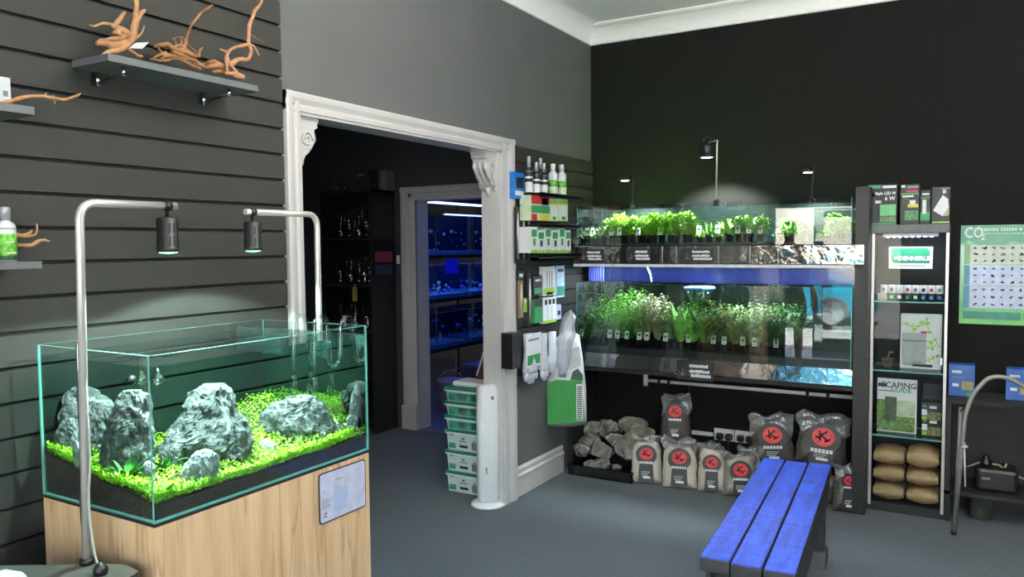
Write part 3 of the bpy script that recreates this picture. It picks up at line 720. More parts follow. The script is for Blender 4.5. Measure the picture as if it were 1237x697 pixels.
drift('red brown driftwood with a tall hooked arm at the far end of the shelf', [
    (R5([(720,590),(660,570),(580,565)]), [3.4,3.6,2]),
    (R5([(690,590),(640,520),(600,440),(590,400),(540,375)]), [3,2.4,2.2,1.8,.8]),
    (R5([(600,560),(590,470),(605,400),(660,365),(740,345),(765,340)]), [2,2.8,2.4,2.2,2.2,2.2]),
    (R5([(610,500),(640,480),(700,450),(760,450),(775,400),(765,330),(765,230),(790,120),(840,50),(868,-20)]), [2.6,4.2,3.4,3.6,3.2,3,2.8,2.7,2.4,1.8]),
    (R5([(770,335),(810,365),(845,430)]), [2,1.8,1]),
    (R5([(765,260),(820,290),(880,330)]), [.5,.45,.35]),
    (R5([(640,575),(690,590),(715,575)]), [2.2,2.6,1.6]),
    ], .12, pm('driftwood_red', (158,114,86), .7, var=.35, scale=30, bump=.4, bscale=60), seed=60)
def R6(l): return [(x*.3443, y*.3443) for x, y in l]
drift('single slender pale twig pointing right from the short grey shelf', [
    (R6([(-40,368),(20,360),(80,345),(130,336),(190,345),(235,348),(283,328)]), [3.4,3,3,2.6,2.8,2.4,1.2]),
    (R6([(186,332),(190,350),(192,366)]), [.8,1.4,.7]),
    (R6([(150,340),(160,330),(164,324)]), [1,.8,.5]),
    ], .12, seed=80)
def R7(l): return [(x*.287, 230+y*.287) for x, y in l]
drift('pale forked twig sticking out behind the green bottle', [
    (R7([(20,205),(60,190),(95,190),(125,180),(135,165)]), [3,3.4,3,2.4,1.6]),
    (R7([(95,195),(140,190),(155,170),(155,140)]), [2,2,1.8,1.2]),
    (R7([(20,230),(80,232),(130,228),(170,212),(210,215)]), [3,3.2,3,2.4,1.4]),
    (R7([(150,225),(180,208),(192,205)]), [1.6,1.4,.8]),
    ], .08, seed=90)
# pale box on the short shelf, bottle on the lowest one
q = at(14, 130, 0, .12); q2 = at(14, 98, 0, .12)
bx = thing('product_box', 'small pale grey box at the picture edge on the short shelf', 'box', (.12, q.y-.05, p2.z+.004))
zb = p2.z+.005
MB().box((.06,q.y-.11,zb),(.12,q.y,zb+(q2.z-q.z)+.01), bev=.001).build('carton', PAPER, bx)
MB().box((.12,q.y-.02,zb+.03),(.1206,q.y-.008,zb+.045)).build('symbol', GREYP, bx)
def bottle(name, lab, cat, base, r, h, body, cap, band=None, group=None, bands=(), capf=.24):
    """round shouldered bottle with cap and printed wrap"""
    T_ = thing(name, lab, cat, base, 0, group); hb = h*(1-capf)
    MB().lathe([(r*.9,0),(r,r*.12),(r,hb*.82),(r*.9,hb*.9),(r*.5,hb*.97),(r*.46,hb)], base, 22).build('body', body, T_)
    MB().lathe([(r*.52,hb),(r*.52,h-.003),(r*.45,h)], base, 18).build('cap', cap, T_)
    for lo, hi, m_ in bands:
        MB().lathe([(r+.0006,hb*lo),(r+.0008,hb*lo+.0005),(r+.0008,hb*hi-.0005),(r+.0006,hb*hi)], base, 22).build('label_band', m_, T_)
    return T_
LEAFPRINT = pm('leaf_print', (96,170,50), .45, var=.75, scale=90)
DGREEN = pm('dark_green_plastic', (14,66,44), .4)
SILV = pm('silver_cap', (168,172,174), .35, metal=.3)
pb = at(9, 316, 0, .12); pt = at(9, 251, 0, .12)
B_ = bottle('plant_food_bottle', 'green and white fertiliser bottle with silver cap on the lowest shelf', 'bottle', (.12, pb.y, p3.z+.002), .0235, (pt.z-p3.z), WHITEP, SILV, bands=((.03,.13,DGREEN),(.13,.66,LEAFPRINT),(.84*.93,.8,DGREEN)))
fm = frame_yz((.12+.0246, pb.y, p3.z+.002))
mk = MB()
for k in range(3): mk.box((.1436,pb.y-.012+.002*k,p3.z+.022+.05*k*.6),(.1446,pb.y+.012-.004*k,p3.z+.026+.05*k*.6))
mk.build('lettering', PAPER, B_)
# ------------------------------------------------------------------ products on the slat board between doorway and corner
def wbox(name, lab, cat, l, t_, r_, b_, x0, x1, mat, group=None, hang=False, bev=.001):
    """carton on the left wall whose front face (x = x1) covers the measured rectangle"""
    y0 = at(l, (t_+b_)/2, 0, x1).y; y1 = at(r_, (t_+b_)/2, 0, x1).y; mx_ = (l+r_)/2
    z0 = at(mx_, b_, 0, x1).z; z1 = at(mx_, t_, 0, x1).z
    T_ = thing(name, lab, cat, ((x0+x1)/2, (y0+y1)/2, z0), 0, group)
    MB().box((x0,y0,z0),(x1,y1,z1), bev=bev).build('pack', mat, T_)
    if hang: MB().tube([(.018,(y0+y1)/2,z1+.008),(x1+.02,(y0+y1)/2,z1+.004)], .0025, 6).tube([(x1+.02,(y0+y1)/2,z1+.004),(x1+.024,(y0+y1)/2,z1+.014)], .0025, 6).box((x0,(y0+y1)/2-.012,z1-.001),(x0+.001,(y0+y1)/2+.012,z1+.02)).build('hook', BLACK, T_)
    def pr(name_, mat_, u0, v0, u1, v1, x=None):
        MB().box((x1,y0+(y1-y0)*u0,z0+(z1-z0)*v0),(x1+.0007,y0+(y1-y0)*u1,z0+(z1-z0)*v1)).build(name_, mat_, T_)
    return T_, pr, (y0, y1, z0, z1)
def wshelf(z, y0, y1, dp, lab):
    T_ = thing('wall_shelf', lab, 'shelf', (.02,(y0+y1)/2,z-.012), group='black display shelves on the slat board by the corner')
    MB().box((.02,y0,z-.012),(dp,y1,z)).box((dp-.004,y0,z-.022),(dp,y1,z+.006)).build('tray', BLACK, T_)
    MB().box((.016,y0+.04,z-.05),(.02,y1-.04,z-.01)).build('back_rail', BLACKM, T_)
wshelf(1.848, -1.06, -.5, .15, 'topmost black shelf with dropper bottles by the corner')
wshelf(1.662, -1.06, -.5, .15, 'middle black shelf with a red and pale green boxes by the corner')
wshelf(1.478, -1.08, -.46, .15, 'lowest black shelf with a row of white and green cartons')
def wbottle(px, top, r, z, xx, lab, body, cap, bands, capf=.3, group='bottles on the topmost black shelf', name='dosing_bottle'):
    y = at(px, 228, 0, xx).y; zt = at(px, top, 0, xx).z
    return bottle(name, lab, 'bottle', (xx, y, z), r, zt-z, body, cap, group=group, bands=bands, capf=capf)
PALEG = pm('pale_green_plastic', (206,222,186), .4)
for px, top, xx, lab in ((639,189,.1,'tall silver capped black and white bottle, first on the topmost black shelf'),(648,196,.12,'shorter black and white bottle, second on the topmost black shelf'),(657,197,.12,'shorter black and white bottle with green mark, third on the topmost shelf'),(653,191,.06,'silver capped bottle standing behind the second and third bottles')):
    b_ = wbottle(px, top, .023, 1.848, xx, lab, INK, SILV, ((.02,.42,PAPER),(.56,.64,PAPER),(.82,.85,GREYP)))
for px, lab in ((668,'pale green white capped bottle, left one of the pair on the topmost shelf'),(678.5,'pale green white capped bottle, right one of the pair on the topmost shelf')):
    wbottle(px, 198 if px < 670 else 199, .03, 1.848, .11, lab, PAPER, WHITEP, ((.02,.3,PALEG),(.35,.6,LEAFPRINT)), capf=.22)
T_, pr, _ = wbox('blister_pack', 'blue blister pack hanging beside the door casing', 'product pack', 621, 208, 634, 240, .03, .06, BLUEP, hang=True)
pr('print', PAPER, .1, .12, .9, .3); pr('picture', INK, .2, .4, .8, .8)
T_, pr, _ = wbox('product_box', 'red topped picture box on the middle black shelf', 'box', 642, 236.5, 664, 266.5, .05, .13, PALEG, group='boxes on the middle black shelf')
pr('print', REDP, 0, .66, 1, 1); pr('print', BLUEP, .55, .62, .9, .92); pr('print', GREENP, 0, .3, 1, .6); pr('print', REDP, 0, 0, .3, .26); pr('print', YEL, .4, .02, .95, .26)
for l, r_, lab in ((664.5,674.5,'pale green box right beside the red topped picture box'),(675,686,'pale green box at the right end of the middle black shelf')):
    T_, pr, _ = wbox('product_box', lab, 'box', l, 238, r_, 267, .04, .12, PALEG, group='boxes on the middle black shelf')
    pr('print', LIME, 0, .7, 1, .86); pr('print', PAPER, .1, .2, .9, .6); pr('picture', GREENP, .3, .05, .7, .18)
cw = [641, 649.5, 658, 666.5, 675, 683, 690]
names = ['leftmost','second','third','fourth','fifth','rightmost']
for i in range(6):
    T_, pr, (y0,y1,z0,z1) = wbox('dosing_carton', f'white carton with green drop marks, {names[i]} in the row on the lowest shelf', 'box', cw[i]+.4, 278 if i % 2 else 274, cw[i+1]-.4, 305.5, .05, .135, PAPER, group='white and green cartons on the lowest black shelf')
    pr('print', LIME, 0, .0, 1, .12); pr('print', GREENP, .1, .62, .9, .9); pr('drop', INK if i % 2 else GREENP, .35, .28, .7, .55)
# hanging tools: card with tweezers or scissors
def tool_card(l, t_, r_, b_, lab, card, xx=.05):
    T_, pr, (y0,y1,z0,z1) = wbox('plant_tool', lab, 'tool', l, t_, r_, b_, xx-.004, xx, card, group='aquascaping tools hanging on the slat board', hang=True, bev=0)
    ym = (y0+y1)/2; mb = MB(); h = z1-z0
    for s_ in (-1, 1): mb.tube([(xx+.004,ym+s_*.003,z1-.1*h),(xx+.005,ym+s_*.008,z1-.45*h),(xx+.004,ym+s_*.002,z0+.08*h)], [.0025,.004,.0018], 6)
    mb.build('tweezers', STEEL, T_); return T_, pr
for i, (l, r_, lab) in enumerate(((622,628,'long steel tweezers on a dark card nearest the door casing'),(629,635,'long steel tweezers on the second dark card from the casing'),(635.5,641,'long steel tweezers on the third dark card from the casing'))):
    tool_card(l, 250, r_, 318, lab, INK if i else DARKW)
tool_card(626, 339, 632, 384, 'tan backed tool card below the long tweezers', pm('tan_card', (140,112,86), .6))
tool_card(637, 330, 642, 394, 'long silver scissors on the black card beside the tan card', INK)
T_, pr, _ = wbox('blister_pack', 'small black pack above the tan tool card', 'product pack', 626, 326, 633, 338, .03, .05, BLACK, hang=True); pr('print', PAPER, .2, .3, .8, .6)
T_, pr, _ = wbox('blister_pack', 'small lime green tag pack beside the tan tool card', 'product pack', 633, 360, 636.5, 377, .03, .05, LIME, hang=True); pr('print', PAPER, .1, .7, .9, .9)
T_, pr, _ = wbox('blister_pack', 'black pack with green picture in the upper hanging row', 'product pack', 644.5, 334, 655, 357, .03, .055, INK, hang=True); pr('picture', GREENP, .1, .1, .9, .4); pr('print', PAPER, .2, .75, .8, .85)
T_, pr, _ = wbox('blister_pack', 'bright green pack in the lower hanging row', 'product pack', 646, 362, 655.5, 390, .03, .055, GREENP, hang=True); pr('print', INK, .0, .7, 1, 1)
T_, pr, _ = wbox('blister_pack', 'tall white pack with green foot and looped tools', 'product pack', 656.5, 322, 671, 357, .03, .06, PAPER, hang=True)
pr('print', LIME, .05, .05, .95, .28); pr('picture', INK, .25, .02, .75, .12)
for u in (.3, .5, .7): pr('tool_handle', GREYP, u-.04, .3, u+.04, .85)
T_, pr, _ = wbox('blister_pack', 'white pack with three dark marks below the looped tools pack', 'product pack', 656.5, 359, 672, 390, .03, .06, PAPER, hang=True)
for u in (.1, .4, .7): pr('print', INK, u, .72, u+.2, .92)
pr('print', LIME, 0, 0, 1, .12)
for u in (.33, .66): pr('seam_line', GREYP, u-.01, .12, u+.01, .7)
T_, pr, _ = wbox('blister_pack', 'pale blue pack at the right end of the hanging rows', 'product pack', 672.5, 321, 682, 359, .03, .06, pm('pale_blue_print', (176,206,232), .4), hang=True); pr('picture', TEALP, .05, .05, .95, .35); pr('print', INK, .15, .8, .85, .9)
T_, pr, _ = wbox('blister_pack', 'small lilac pack beside the white pack with dark marks', 'product pack', 672.5, 368, 678, 386, .03, .06, pm('lilac_print', (176,176,220), .4), hang=True); pr('print', INK, .2, .3, .8, .6)
# gloves on a peg rail
T_, pr, _ = wbox('storage_box', 'black box behind the glove packs beside the door casing', 'box', 619, 402, 629.5, 445, .025, .1, BLACK)
GLOVE = pm('white_glove', (206,208,216), .6, var=.08, scale=30, bump=.2)
def glove(l, t_, r_, b_, xx, lab, header):
    y0 = at(l, t_, 0, xx).y; y1 = at(r_, t_, 0, xx).y; z1 = at((l+r_)/2, t_, 0, xx).z; z0 = at((l+r_)/2, b_, 0, xx).z
    T_ = thing('aquarium_glove', lab, 'glove', (xx, (y0+y1)/2, z0), group='gloves hanging below the tools')
    w = y1-y0; h = z1-z0; mb = MB(); ym = (y0+y1)/2
    mb.lathe([(.001,h),(w*.34,h*.98),(w*.3,h*.7),(w*.36,h*.45),(w*.4,h*.3),(w*.36,h*.26),(.002,h*.25)], (xx,ym,z0), 16, sx=.45)
    for k in range(4):
        yy = ym+w*(-.3+.2*k); lo = z0+h*(.06 if k in (1,2) else .12)
        mb.tube([(xx,ym+w*(-.24+.16*k),z0+h*.32),(xx+.004,yy,z0+h*.2),(xx+.006,yy,lo)], [w*.1,w*.1,w*.07], 8)
    mb.tube([(xx,ym+w*.3,z0+h*.5),(xx+.01,ym+w*.46,z0+h*.38),(xx+.012,ym+w*.46,z0+h*.28)], [w*.12,w*.1,w*.07], 8)
    mb.build('fabric', GLOVE, T_)
    MB().tube([(.018,ym,z1+.006),(xx+.03,ym,z1+.002),(xx+.034,ym,z1+.014)], .0028, 6).build('hook', BLACK, T_)
    if header:
        MB().box((xx+.026,y0,z0+h*.38),(xx+.028,y1,z1-.002)).build('header_card', PAPER, T_)
        MB().box((xx+.028,y0+w*.08,z0+h*.42),(xx+.0288,y1-w*.08,z0+h*.6)).build('picture', GREENP, T_)
        MB().box((xx+.028,y0+w*.15,z0+h*.86),(xx+.0288,y1-w*.15,z0+h*.9)).build('print', GREYP, T_)
glove(630.5, 402, 649, 467, .08, 'white glove pack with a green picture card, nearest the doorway', True)
glove(651, 402, 662, 463, .09, 'plain white glove hanging second from the doorway', False)
glove(661, 400, 672.5, 455, .09, 'plain white glove hanging beside the clear plastic bag', False)
# crumpled clear bag and large green bag facing the room
FILM = thin('clear_film', (.9,.91,.93), .12, .8, rough=.12, dif=(206,210,222,.38), spark=(30,.7))
def cam_bag(name, lab, cat, px, py, xx, wpx, rows, group=None, thick=.03):
    pass
ctr = at(684, 480, 0, .14); ang = math.atan2(RH.y, RH.x)-.05
def facing(o, rz): return Matrix.Translation(o) @ Matrix.Rotation(rz, 4, 'Z')
gb = thing('substrate_bag', 'large green and white flat bag hanging low in front of the grey wall', 'bag', ctr, 0)
k = depth(ctr)/FOC; Mg = facing(ctr, ang)
def pxm(px, py): return ((px-684)*k, -(py-480)*k)
def pillow(mb, poly, thick, M, mi=0, n=5):
    """closed outline puffed to a thin cushion"""
    cx = sum(p[0] for p in poly)/len(poly); cz = sum(p[1] for p in poly)/len(poly); m_ = len(poly)
    for s_ in (-1, 1):
        vs = []
        for i in range(n+1):
            t_ = 1-i/n; y = s_*thick*math.sqrt(max(0, 1-t_**2.5))
            for p in poly: vs.append(M@Vector((cx+(p[0]-cx)*t_, y, cz+(p[1]-cz)*t_)))
        fs = [(i*m_+j, i*m_+(j+1)%m_, (i+1)*m_+(j+1)%m_, (i+1)*m_+j) for i in range(n) for j in range(m_)]
        mb.add(vs, fs, mi, True)
    return mb
def sub(poly, k_=4):
    out = []
    for i in range(len(poly)):
        a_, b_ = poly[i], poly[(i+1) % len(poly)]
        for j in range(k_): out.append((a_[0]+(b_[0]-a_[0])*j/k_, a_[1]+(b_[1]-a_[1])*j/k_))
    return out
gp = [pxm(*p) for p in ((661,516),(659,470),(662,432),(672,408),(684,398),(700,404),(704,430),(708,470),(709,513),(690,516))]
pillow(MB(), sub(gp), .022, Mg).build('sleeve', PAPER, gb)
def flat(mb, poly, y0, y1, M, mi=0):
    n = len(poly); vs = [M@Vector((p[0],y0,p[1])) for p in poly]+[M@Vector((p[0],y1,p[1])) for p in poly]
    mb.add(vs, [tuple(range(n)), tuple(range(n,2*n))[::-1]]+[(i,(i+1)%n,n+(i+1)%n,n+i) for i in range(n)], mi); return mb
def pf(*pts): return [pxm(*p) for p in pts]
flat(MB(), pf((661,512),(661,462),(672,458),(703,459),(706,509)), -.0245, -.0225, Mg).build('green_print', pm('bag_green', (28,128,52), .45, var=.1, scale=20), gb)
flat(MB(), pf((689,458),(692,448),(698,444),(704,452),(704,459)), -.0245, -.0235, Mg).build('leaf_print', DGREEN, gb)
flat(MB(), pf((688,446),(687,420),(700,418),(702,440)), -.0245, -.0235, Mg).build('print', pm('bag_grey', (184,188,192), .5), gb)
cm = MB()
for i in range(16):
    cm.add([Mg@Vector((*pxm(697,506-2.6*i)[:1], -.0262, pxm(697,506-2.6*i)[1])), Mg@Vector((pxm(703,506-2.6*i)[0], -.0262, pxm(703,506-2.6*i)[1])), Mg@Vector((pxm(703,504.6-2.6*i)[0], -.0262, pxm(703,504.6-2.6*i)[1])), Mg@Vector((pxm(697,504.6-2.6*i)[0], -.0262, pxm(697,504.6-2.6*i)[1]))], [(0,1,2,3)])
flat(MB(), pf((696,507),(696,463),(704,463),(704,507)), -.026, -.0246, Mg).build('scale_panel', PAPER, gb); cm.build('scale_marks', INK, gb)
fb = thing('plastic_bag', 'crumpled clear plastic bag hanging above the large green bag', 'bag', at(685, 415, 0, .19))
Mf = facing(at(684, 480, 0, .19), ang); k2 = k
fp = [pxm(*p) for p in ((676,456),(672,440),(674,410),(680,385),(690,376),(697,384),(694,410),(688,440),(684,456))]
mb = pillow(MB(), sub(fp, 5), .02, Mf); 
mb.v = [tuple(Vector(p)+Vector([noise.noise(Vector(p)*22+Vector((7*q_,0,0))) for q_ in range(3)])*.012) for p in mb.v]
mb.build('film', FILM, fb)
# ------------------------------------------------------------------ plant rack
F = -.46
rk = thing('plant_rack', 'black two tier plant rack with lit glass troughs along the back wall', 'rack', (.95,-.25,0))
RX0, RX1 = .085, 1.812
mb = MB().box((1.815,-.455,0),(1.885,-.02,1.845)); mb.build('upright', DARKW, rk)
MB().box((.03,-.45,0),(.06,-.02,.72)).build('side_panel', BLACKM, rk)
MB().box((RX0,-.46,1.397),(RX1,-.03,1.411)).build('deck', BLACKM, rk)
MB().box((RX0,-.478,1.392),(RX1+.0,-.462,1.411), bev=.003).build('front_ledge', pm('ledge_white', (226,228,230), .3), rk)
MB().box((RX0,F,.70),(RX1,-.03,.728)).build('beam', BLACKM, rk)
MB().box((RX0,F+.01,.728),(RX1,-.03,.822)).build('tray', BLACKM, rk)
BLUEB = pm('blue_backing', (13,18,46), .12, var=.04, scale=3, coat=.5)
MB().box((RX0+.0,-.22,1.283),(RX1,-.21,1.396)).build('blue_backing', BLUEB, rk)
mb = MB()
for i in range(7): mb.box((RX0+.003+.017*i,-.234,1.285),(RX0+.011+.017*i,-.2205,1.394))
mb.build('cable_bundle', pm('blue_cable', (70,84,170), .4), rk)
MB().tube([(.51,-.235,1.394),(.535,-.235,1.34),(.545,-.235,1.286)], .006, 8).build('cable', pm('pale_cable', (170,180,220), .4), rk)
RTANK = thin('trough_glass', (.9,.95,.94), .065, .8)
MIRR = pm('smoked_acrylic', (150,150,152), .05, metal=.9, var=.3, scale=5, bump=.25, bscale=7)
def trough(lab, z0, z1, x0, x1, zf):
    T_ = thing('glass_trough', lab, 'plant trough', ((x0+x1)/2,-.25,z0))
    pane(MB(), (x0,F,z0),(x1,F+.006,z1), 1).build('front_pane', [RTANK, GEDGE], T_)
    pane(MB(), (x0,F+.006,z0),(x0+.006,-.05,z1), 0).build('end_pane', [RTANK, GEDGE], T_)
    pane(MB(), (x1-.006,F+.006,z0),(x1,-.05,z1), 0).build('end_pane', [RTANK, GEDGE], T_)
    pane(MB(), (x0,-.05,z0),(x1,-.044,z1), 1).build('back_pane', [RTANK, GEDGE], T_)
    MB().box((x0,-.043,z0),(x1,-.038,z1-.01)).build('backing', pm('dark_teal_film', (16,30,30), .4), T_)
    MB().box((x0+.007,F+.007,z0),(x1-.007,-.051,zf)).build('plant_tray', pm('tray_black', (22,26,28), .5), T_)
    return T_
trough('upper glass trough of bright green potted plants on the rack', 1.528, 1.79, .105, 1.797, 1.545)
trough('lower deep glass trough of tall potted plants on the rack', .825, 1.282, .1, 1.805, .865)
# clear strip with price cards in front of the upper deck, mirrored strip below
st = thing('price_strip', 'long clear acrylic strip of price cards below the upper trough', 'price strip', (.95,-.485,1.415))
SM = thin('smoked_clear', (.65,.65,.65), .2, .8, rough=.03, spark=(14,.4))
MB().box((.085,-.488,1.415),(1.865,-.4845,1.524)).build('front_sheet', SM, st)
MB().box((.085,-.47,1.415),(1.812,-.466,1.522)).build('backing', pm('strip_silver', (150,148,142), .3, metal=.25, var=.4, scale=9), st)
for px in (705,728,760,783,800,817,840,868,906,940):
    P = at(px, 310, 1, -.4895); MB().box((P.x-.0015,-.4905,1.416),(P.x+.0015,-.489,1.523)).build('divider', pm('acrylic_edge', (190,192,192), .2), st)
st2 = thing('price_strip', 'long mirrored strip along the foot of the lower trough', 'price strip', (.95,-.47,.73))
MB().prism([(-.479,.730),(-.472,.730),(-.4655,.822),(-.4725,.822)], 0, RX0, RX1).build('strip', MIRR, st2)
def price_card(l, t_, r_, b_, y, lab, icon):
    a0 = at(l, b_, 1, y); a1 = at(r_, t_, 1, y); T_ = thing('price_card', lab, 'sign', ((a0.x+a1.x)/2, y, a0.z)); w = a1.x-a0.x; h = a1.z-a0.z
    MB().box((a0.x,y-.001,a0.z),(a1.x,y+.001,a1.z)).build('card', INK, T_)
    L_ = MB(); rr = random.Random(int(l))
    for j, (v, n_, u0) in enumerate(((.68,9,.36),(.4,10,.36),(.18,11,.4))):
        u = u0
        for q_ in range(n_):
            ww = .035+.02*rr.random()
            if u+ww > .97: break
            L_.box((a0.x+w*u, y-.0018, a0.z+h*v), (a0.x+w*(u+ww), y-.001, a0.z+h*(v+.13+.05*rr.random()))); u += ww+.012
    L_.build('lettering', PAPER, T_)
    I_ = MB(); cx, cz = a0.x+w*.17, a0.z+h*.45
    for q_ in range(5):
        an = PI*(.1+.2*q_); s_ = h*.32
        leaf(I_, (cx, y-.0016, cz-h*.25), 0 if math.cos(an) > 0 else PI, abs(an if math.cos(an) > 0 else PI-an), s_*1.5, s_*.5, .4)
    I_.build('plant_icon', PALEG if icon else pm('card_icon', (190,180,160), .5), T_)
price_card(699, 301, 729, 317, -.491, 'black price card with white print at the left end of the clear strip', 0)
price_card(757, 300, 786, 317, -.491, 'black price card with pale plant icon, second along the clear strip', 0)
price_card(822, 300, 862, 317, -.491, 'black price card below the tall clamp lamp on the clear strip', 0)
price_card(817, 438, 862, 458, -.4815, 'black price card with three lines of print on the mirrored strip', 1)
# plants in pots: foliage built once for each kind
rp = random.Random(77)
FOL = [pm('leaf_lime', (142,206,52), .45, var=.35, scale=40), pm('leaf_fresh', (118,178,70), .45, var=.35, scale=40), pm('leaf_dark', (78,122,58), .45, var=.35, scale=40),
       pm('leaf_pale', (150,176,112), .5, var=.3, scale=40), pm('leaf_cream', (178,176,134), .5, var=.3, scale=40), pm('leaf_brown', (104,120,60), .5, var=.35, scale=40)]
def foliage(kind, h, w):
    mb = MB()
    if kind == 'bushy':
        for i in range(24):
            az = rp.random()*2*PI; le = rp.uniform(0,1.1)*w; top = Vector((math.cos(az)*le, math.sin(az)*le, h*rp.uniform(.65,1)))
            b0 = Vector((math.cos(az)*.012, math.sin(az)*.012, .03)); mb.tube([b0, (b0+top)/2+Vector((math.cos(az),math.sin(az),0))*.012, top], .0012, 4, cap=False)
            for j in range(11):
                t_ = .2+.8*j/10; p = b0+(top-b0)*t_+Vector((math.cos(az),math.sin(az),0))*.02*math.sin(PI*t_)
                for q_ in range(2): leaf(mb, p, rp.random()*2*PI, rp.uniform(.0,.9), rp.uniform(.018,.034), .013, .6, n=3)
    elif kind == 'sword':
        for i in range(17):
            az = rp.random()*2*PI; leaf(mb, (math.cos(az)*.01, math.sin(az)*.01, .03), az, rp.uniform(.85,1.45), h*rp.uniform(.7,1.1), .034, rp.uniform(.2,.8), n=6)
    elif kind == 'round':
        for i in range(32):
            az = rp.random()*2*PI; le = rp.uniform(.1,1)*w; top = Vector((math.cos(az)*le, math.sin(az)*le, h*rp.uniform(.55,1)))
            mb.tube([(0,0,.03), top*.55+Vector((0,0,.02)), top], .001, 4, cap=False)
            for j in range(5): leaf(mb, top*(1-.09*j)+Vector((0,0,.0)), rp.random()*2*PI, rp.uniform(-.1,.6), rp.uniform(.016,.026), .019, .3, n=4)
    elif kind == 'grass':
        for i in range(60):
            az = rp.random()*2*PI; leaf(mb, (math.cos(az)*.014, math.sin(az)*.014, .03), az, rp.uniform(.8,1.5), h*rp.uniform(.6,1.1), .005, rp.uniform(.2,1.2), n=5)
    elif kind == 'fern':
        for i in range(24):
            az = rp.random()*2*PI; up = rp.uniform(.9,1.5); L_ = h*rp.uniform(.7,1.08); dr = rp.uniform(.2,.9); p = Vector((0,0,.03)); d_ = Vector((math.cos(az), math.sin(az), 0)); s_ = Vector((-d_.y, d_.x, 0))
            for j in range(14):
                an = up-dr*j/14; p = p+(d_*math.cos(an)+Vector((0,0,math.sin(an))))*L_/14
                for sg in (-1, 1): leaf(mb, p, az+sg*1.2, .35, .03*(1-j/20), .009, .4, n=2)
    else:   # low cushion
        for i in range(150):
            az = rp.random()*2*PI; le = w*math.sqrt(rp.random()); leaf(mb, (math.cos(az)*le, math.sin(az)*le, .03+h*.6*(1-(le/w)**2)*rp.random()), rp.random()*2*PI, rp.uniform(.2,1.3), rp.uniform(.012,.024), .008, .4, n=3)
    return mb
POTM = pm('black_net_pot', (26,28,28), .55)
def pot_mb():
    mb = MB().lathe([(.017,0),(.024,.048),(.0265,.049),(.0265,.052),(.022,.052),(.02,.046),(.001,.044)], (0,0,0), 18)
    for j in range(12):
        an = 2*PI*j/12; mb.tube([(.0175*math.cos(an),.0175*math.sin(an),.002),(.0245*math.cos(an),.0245*math.sin(an),.047)], .0012, 4)
    return mb
PROTO = {}
def plant(kind, mat, h, w, x, y, z, lab, group, card, sc=1):
    key = (kind, mat, round(h, 2)); loc = Vector((x, y, z))
    if key not in PROTO:
        T_ = thing('potted_plant', lab, 'plant', loc, rp.random()*6, group)
        pot_mb().build('pot', POTM, T_, world=False); foliage(kind, h, w).build('foliage', FOL[mat], T_, world=False, fix=False); PROTO[key] = T_
    else:
        s_ = PROTO[key]; T_ = copy_tree(s_); T_.location = loc; T_.rotation_euler = (0,0,rp.random()*6); T_['label'] = lab; T_['group'] = group
        for ch in [q_ for q_ in KIDS[T_.name] if q_.name.startswith('plant_label')]:
            KIDS[T_.name].remove(ch); bpy.data.objects.remove(ch)
        T_.scale = (rp.uniform(.92,1.08),)*2+(rp.uniform(.92,1.08),)
    if card is not None:
        c_ = MB(); M_ = Matrix.Rotation(-T_.rotation_euler.z, 4, 'Z')@Matrix.Translation((card,-.05,.052))@Matrix.Rotation(-.25,4,'X')
        c_.box((-.014,-.0008,0),(.014,.0008,.052), M=M_); c_.box((-.0085,-.0012,.022),(.0085,-.0008,.038), 1, M=M_); c_.box((-.006,-.0012,.008),(.006,-.0008,.013), 2, M=M_)
        c_.build('plant_label', [LAB, TEALP, INK], T_, world=False)
    return T_
UPG = 'potted plants in the upper trough'; LOG_ = 'potted plants in the lower trough'
up = [(705,'low',3,.08,1),(713,'grass',3,.11,1),(721,'low',3,.09,1),(730,'bushy',3,.1,1),(741,'bushy',0,.16,1),(752,'fern',0,.18,1),(764,'bushy',0,.16,None),(776,'fern',0,.18,1),(788,'bushy',0,.18,None),(800,'bushy',0,.16,1),(812,'bushy',0,.18,None),(824,'bushy',0,.19,None),(834,'bushy',0,.19,None),
      (846,'low',0,.08,1),(857,'grass',1,.11,None),(868,'low',0,.08,1),(880,'sword',1,.13,None),(893,'bushy',1,.15,1),(906,'sword',1,.15,1),(919,'bushy',1,.15,1),(944,'low',1,.09,None),(958,'grass',1,.11,None),(1000,'low',0,.09,None),(1012,'bushy',1,.13,None),(1023,'bushy',0,.13,None)]
ordn = ['first','second','third','fourth','fifth','sixth','seventh','eighth','ninth','tenth','eleventh','twelfth','thirteenth','fourteenth','fifteenth','sixteenth','seventeenth','eighteenth','nineteenth','twentieth','twenty-first','twenty-second','twenty-third','twenty-fourth','twenty-fifth']
desc = {'low':'low cushion','grass':'grassy','bushy':'bushy','fern':'feathery','sword':'broad leaved','round':'round leaved'}
coln = ['lime green','fresh green','dark green','pale green','cream','brownish green']
for i, (px, kd, mt, h, cd_) in enumerate(up):
    x = at(px, 285, 1, -.37).x
    plant(kd, mt, h, .05, x, -.375+rp.uniform(-.008,.008), 1.545, f'{coln[mt]} {desc[kd]} potted plant, {ordn[i]} from the left in the upper trough front row', UPG, None if cd_ is None else rp.uniform(-.012,.012))
for i, px in enumerate((748,768,790,810,830,882,902,950,1010)):
    x = at(px, 280, 1, -.2).x; mt = 0 if px < 840 else 1
    plant('bushy', mt, .18 if px < 840 else .15, .05, x, -.2, 1.545, f'{coln[mt]} bushy potted plant, {ordn[i]} from the left in the upper trough back row', UPG, None)
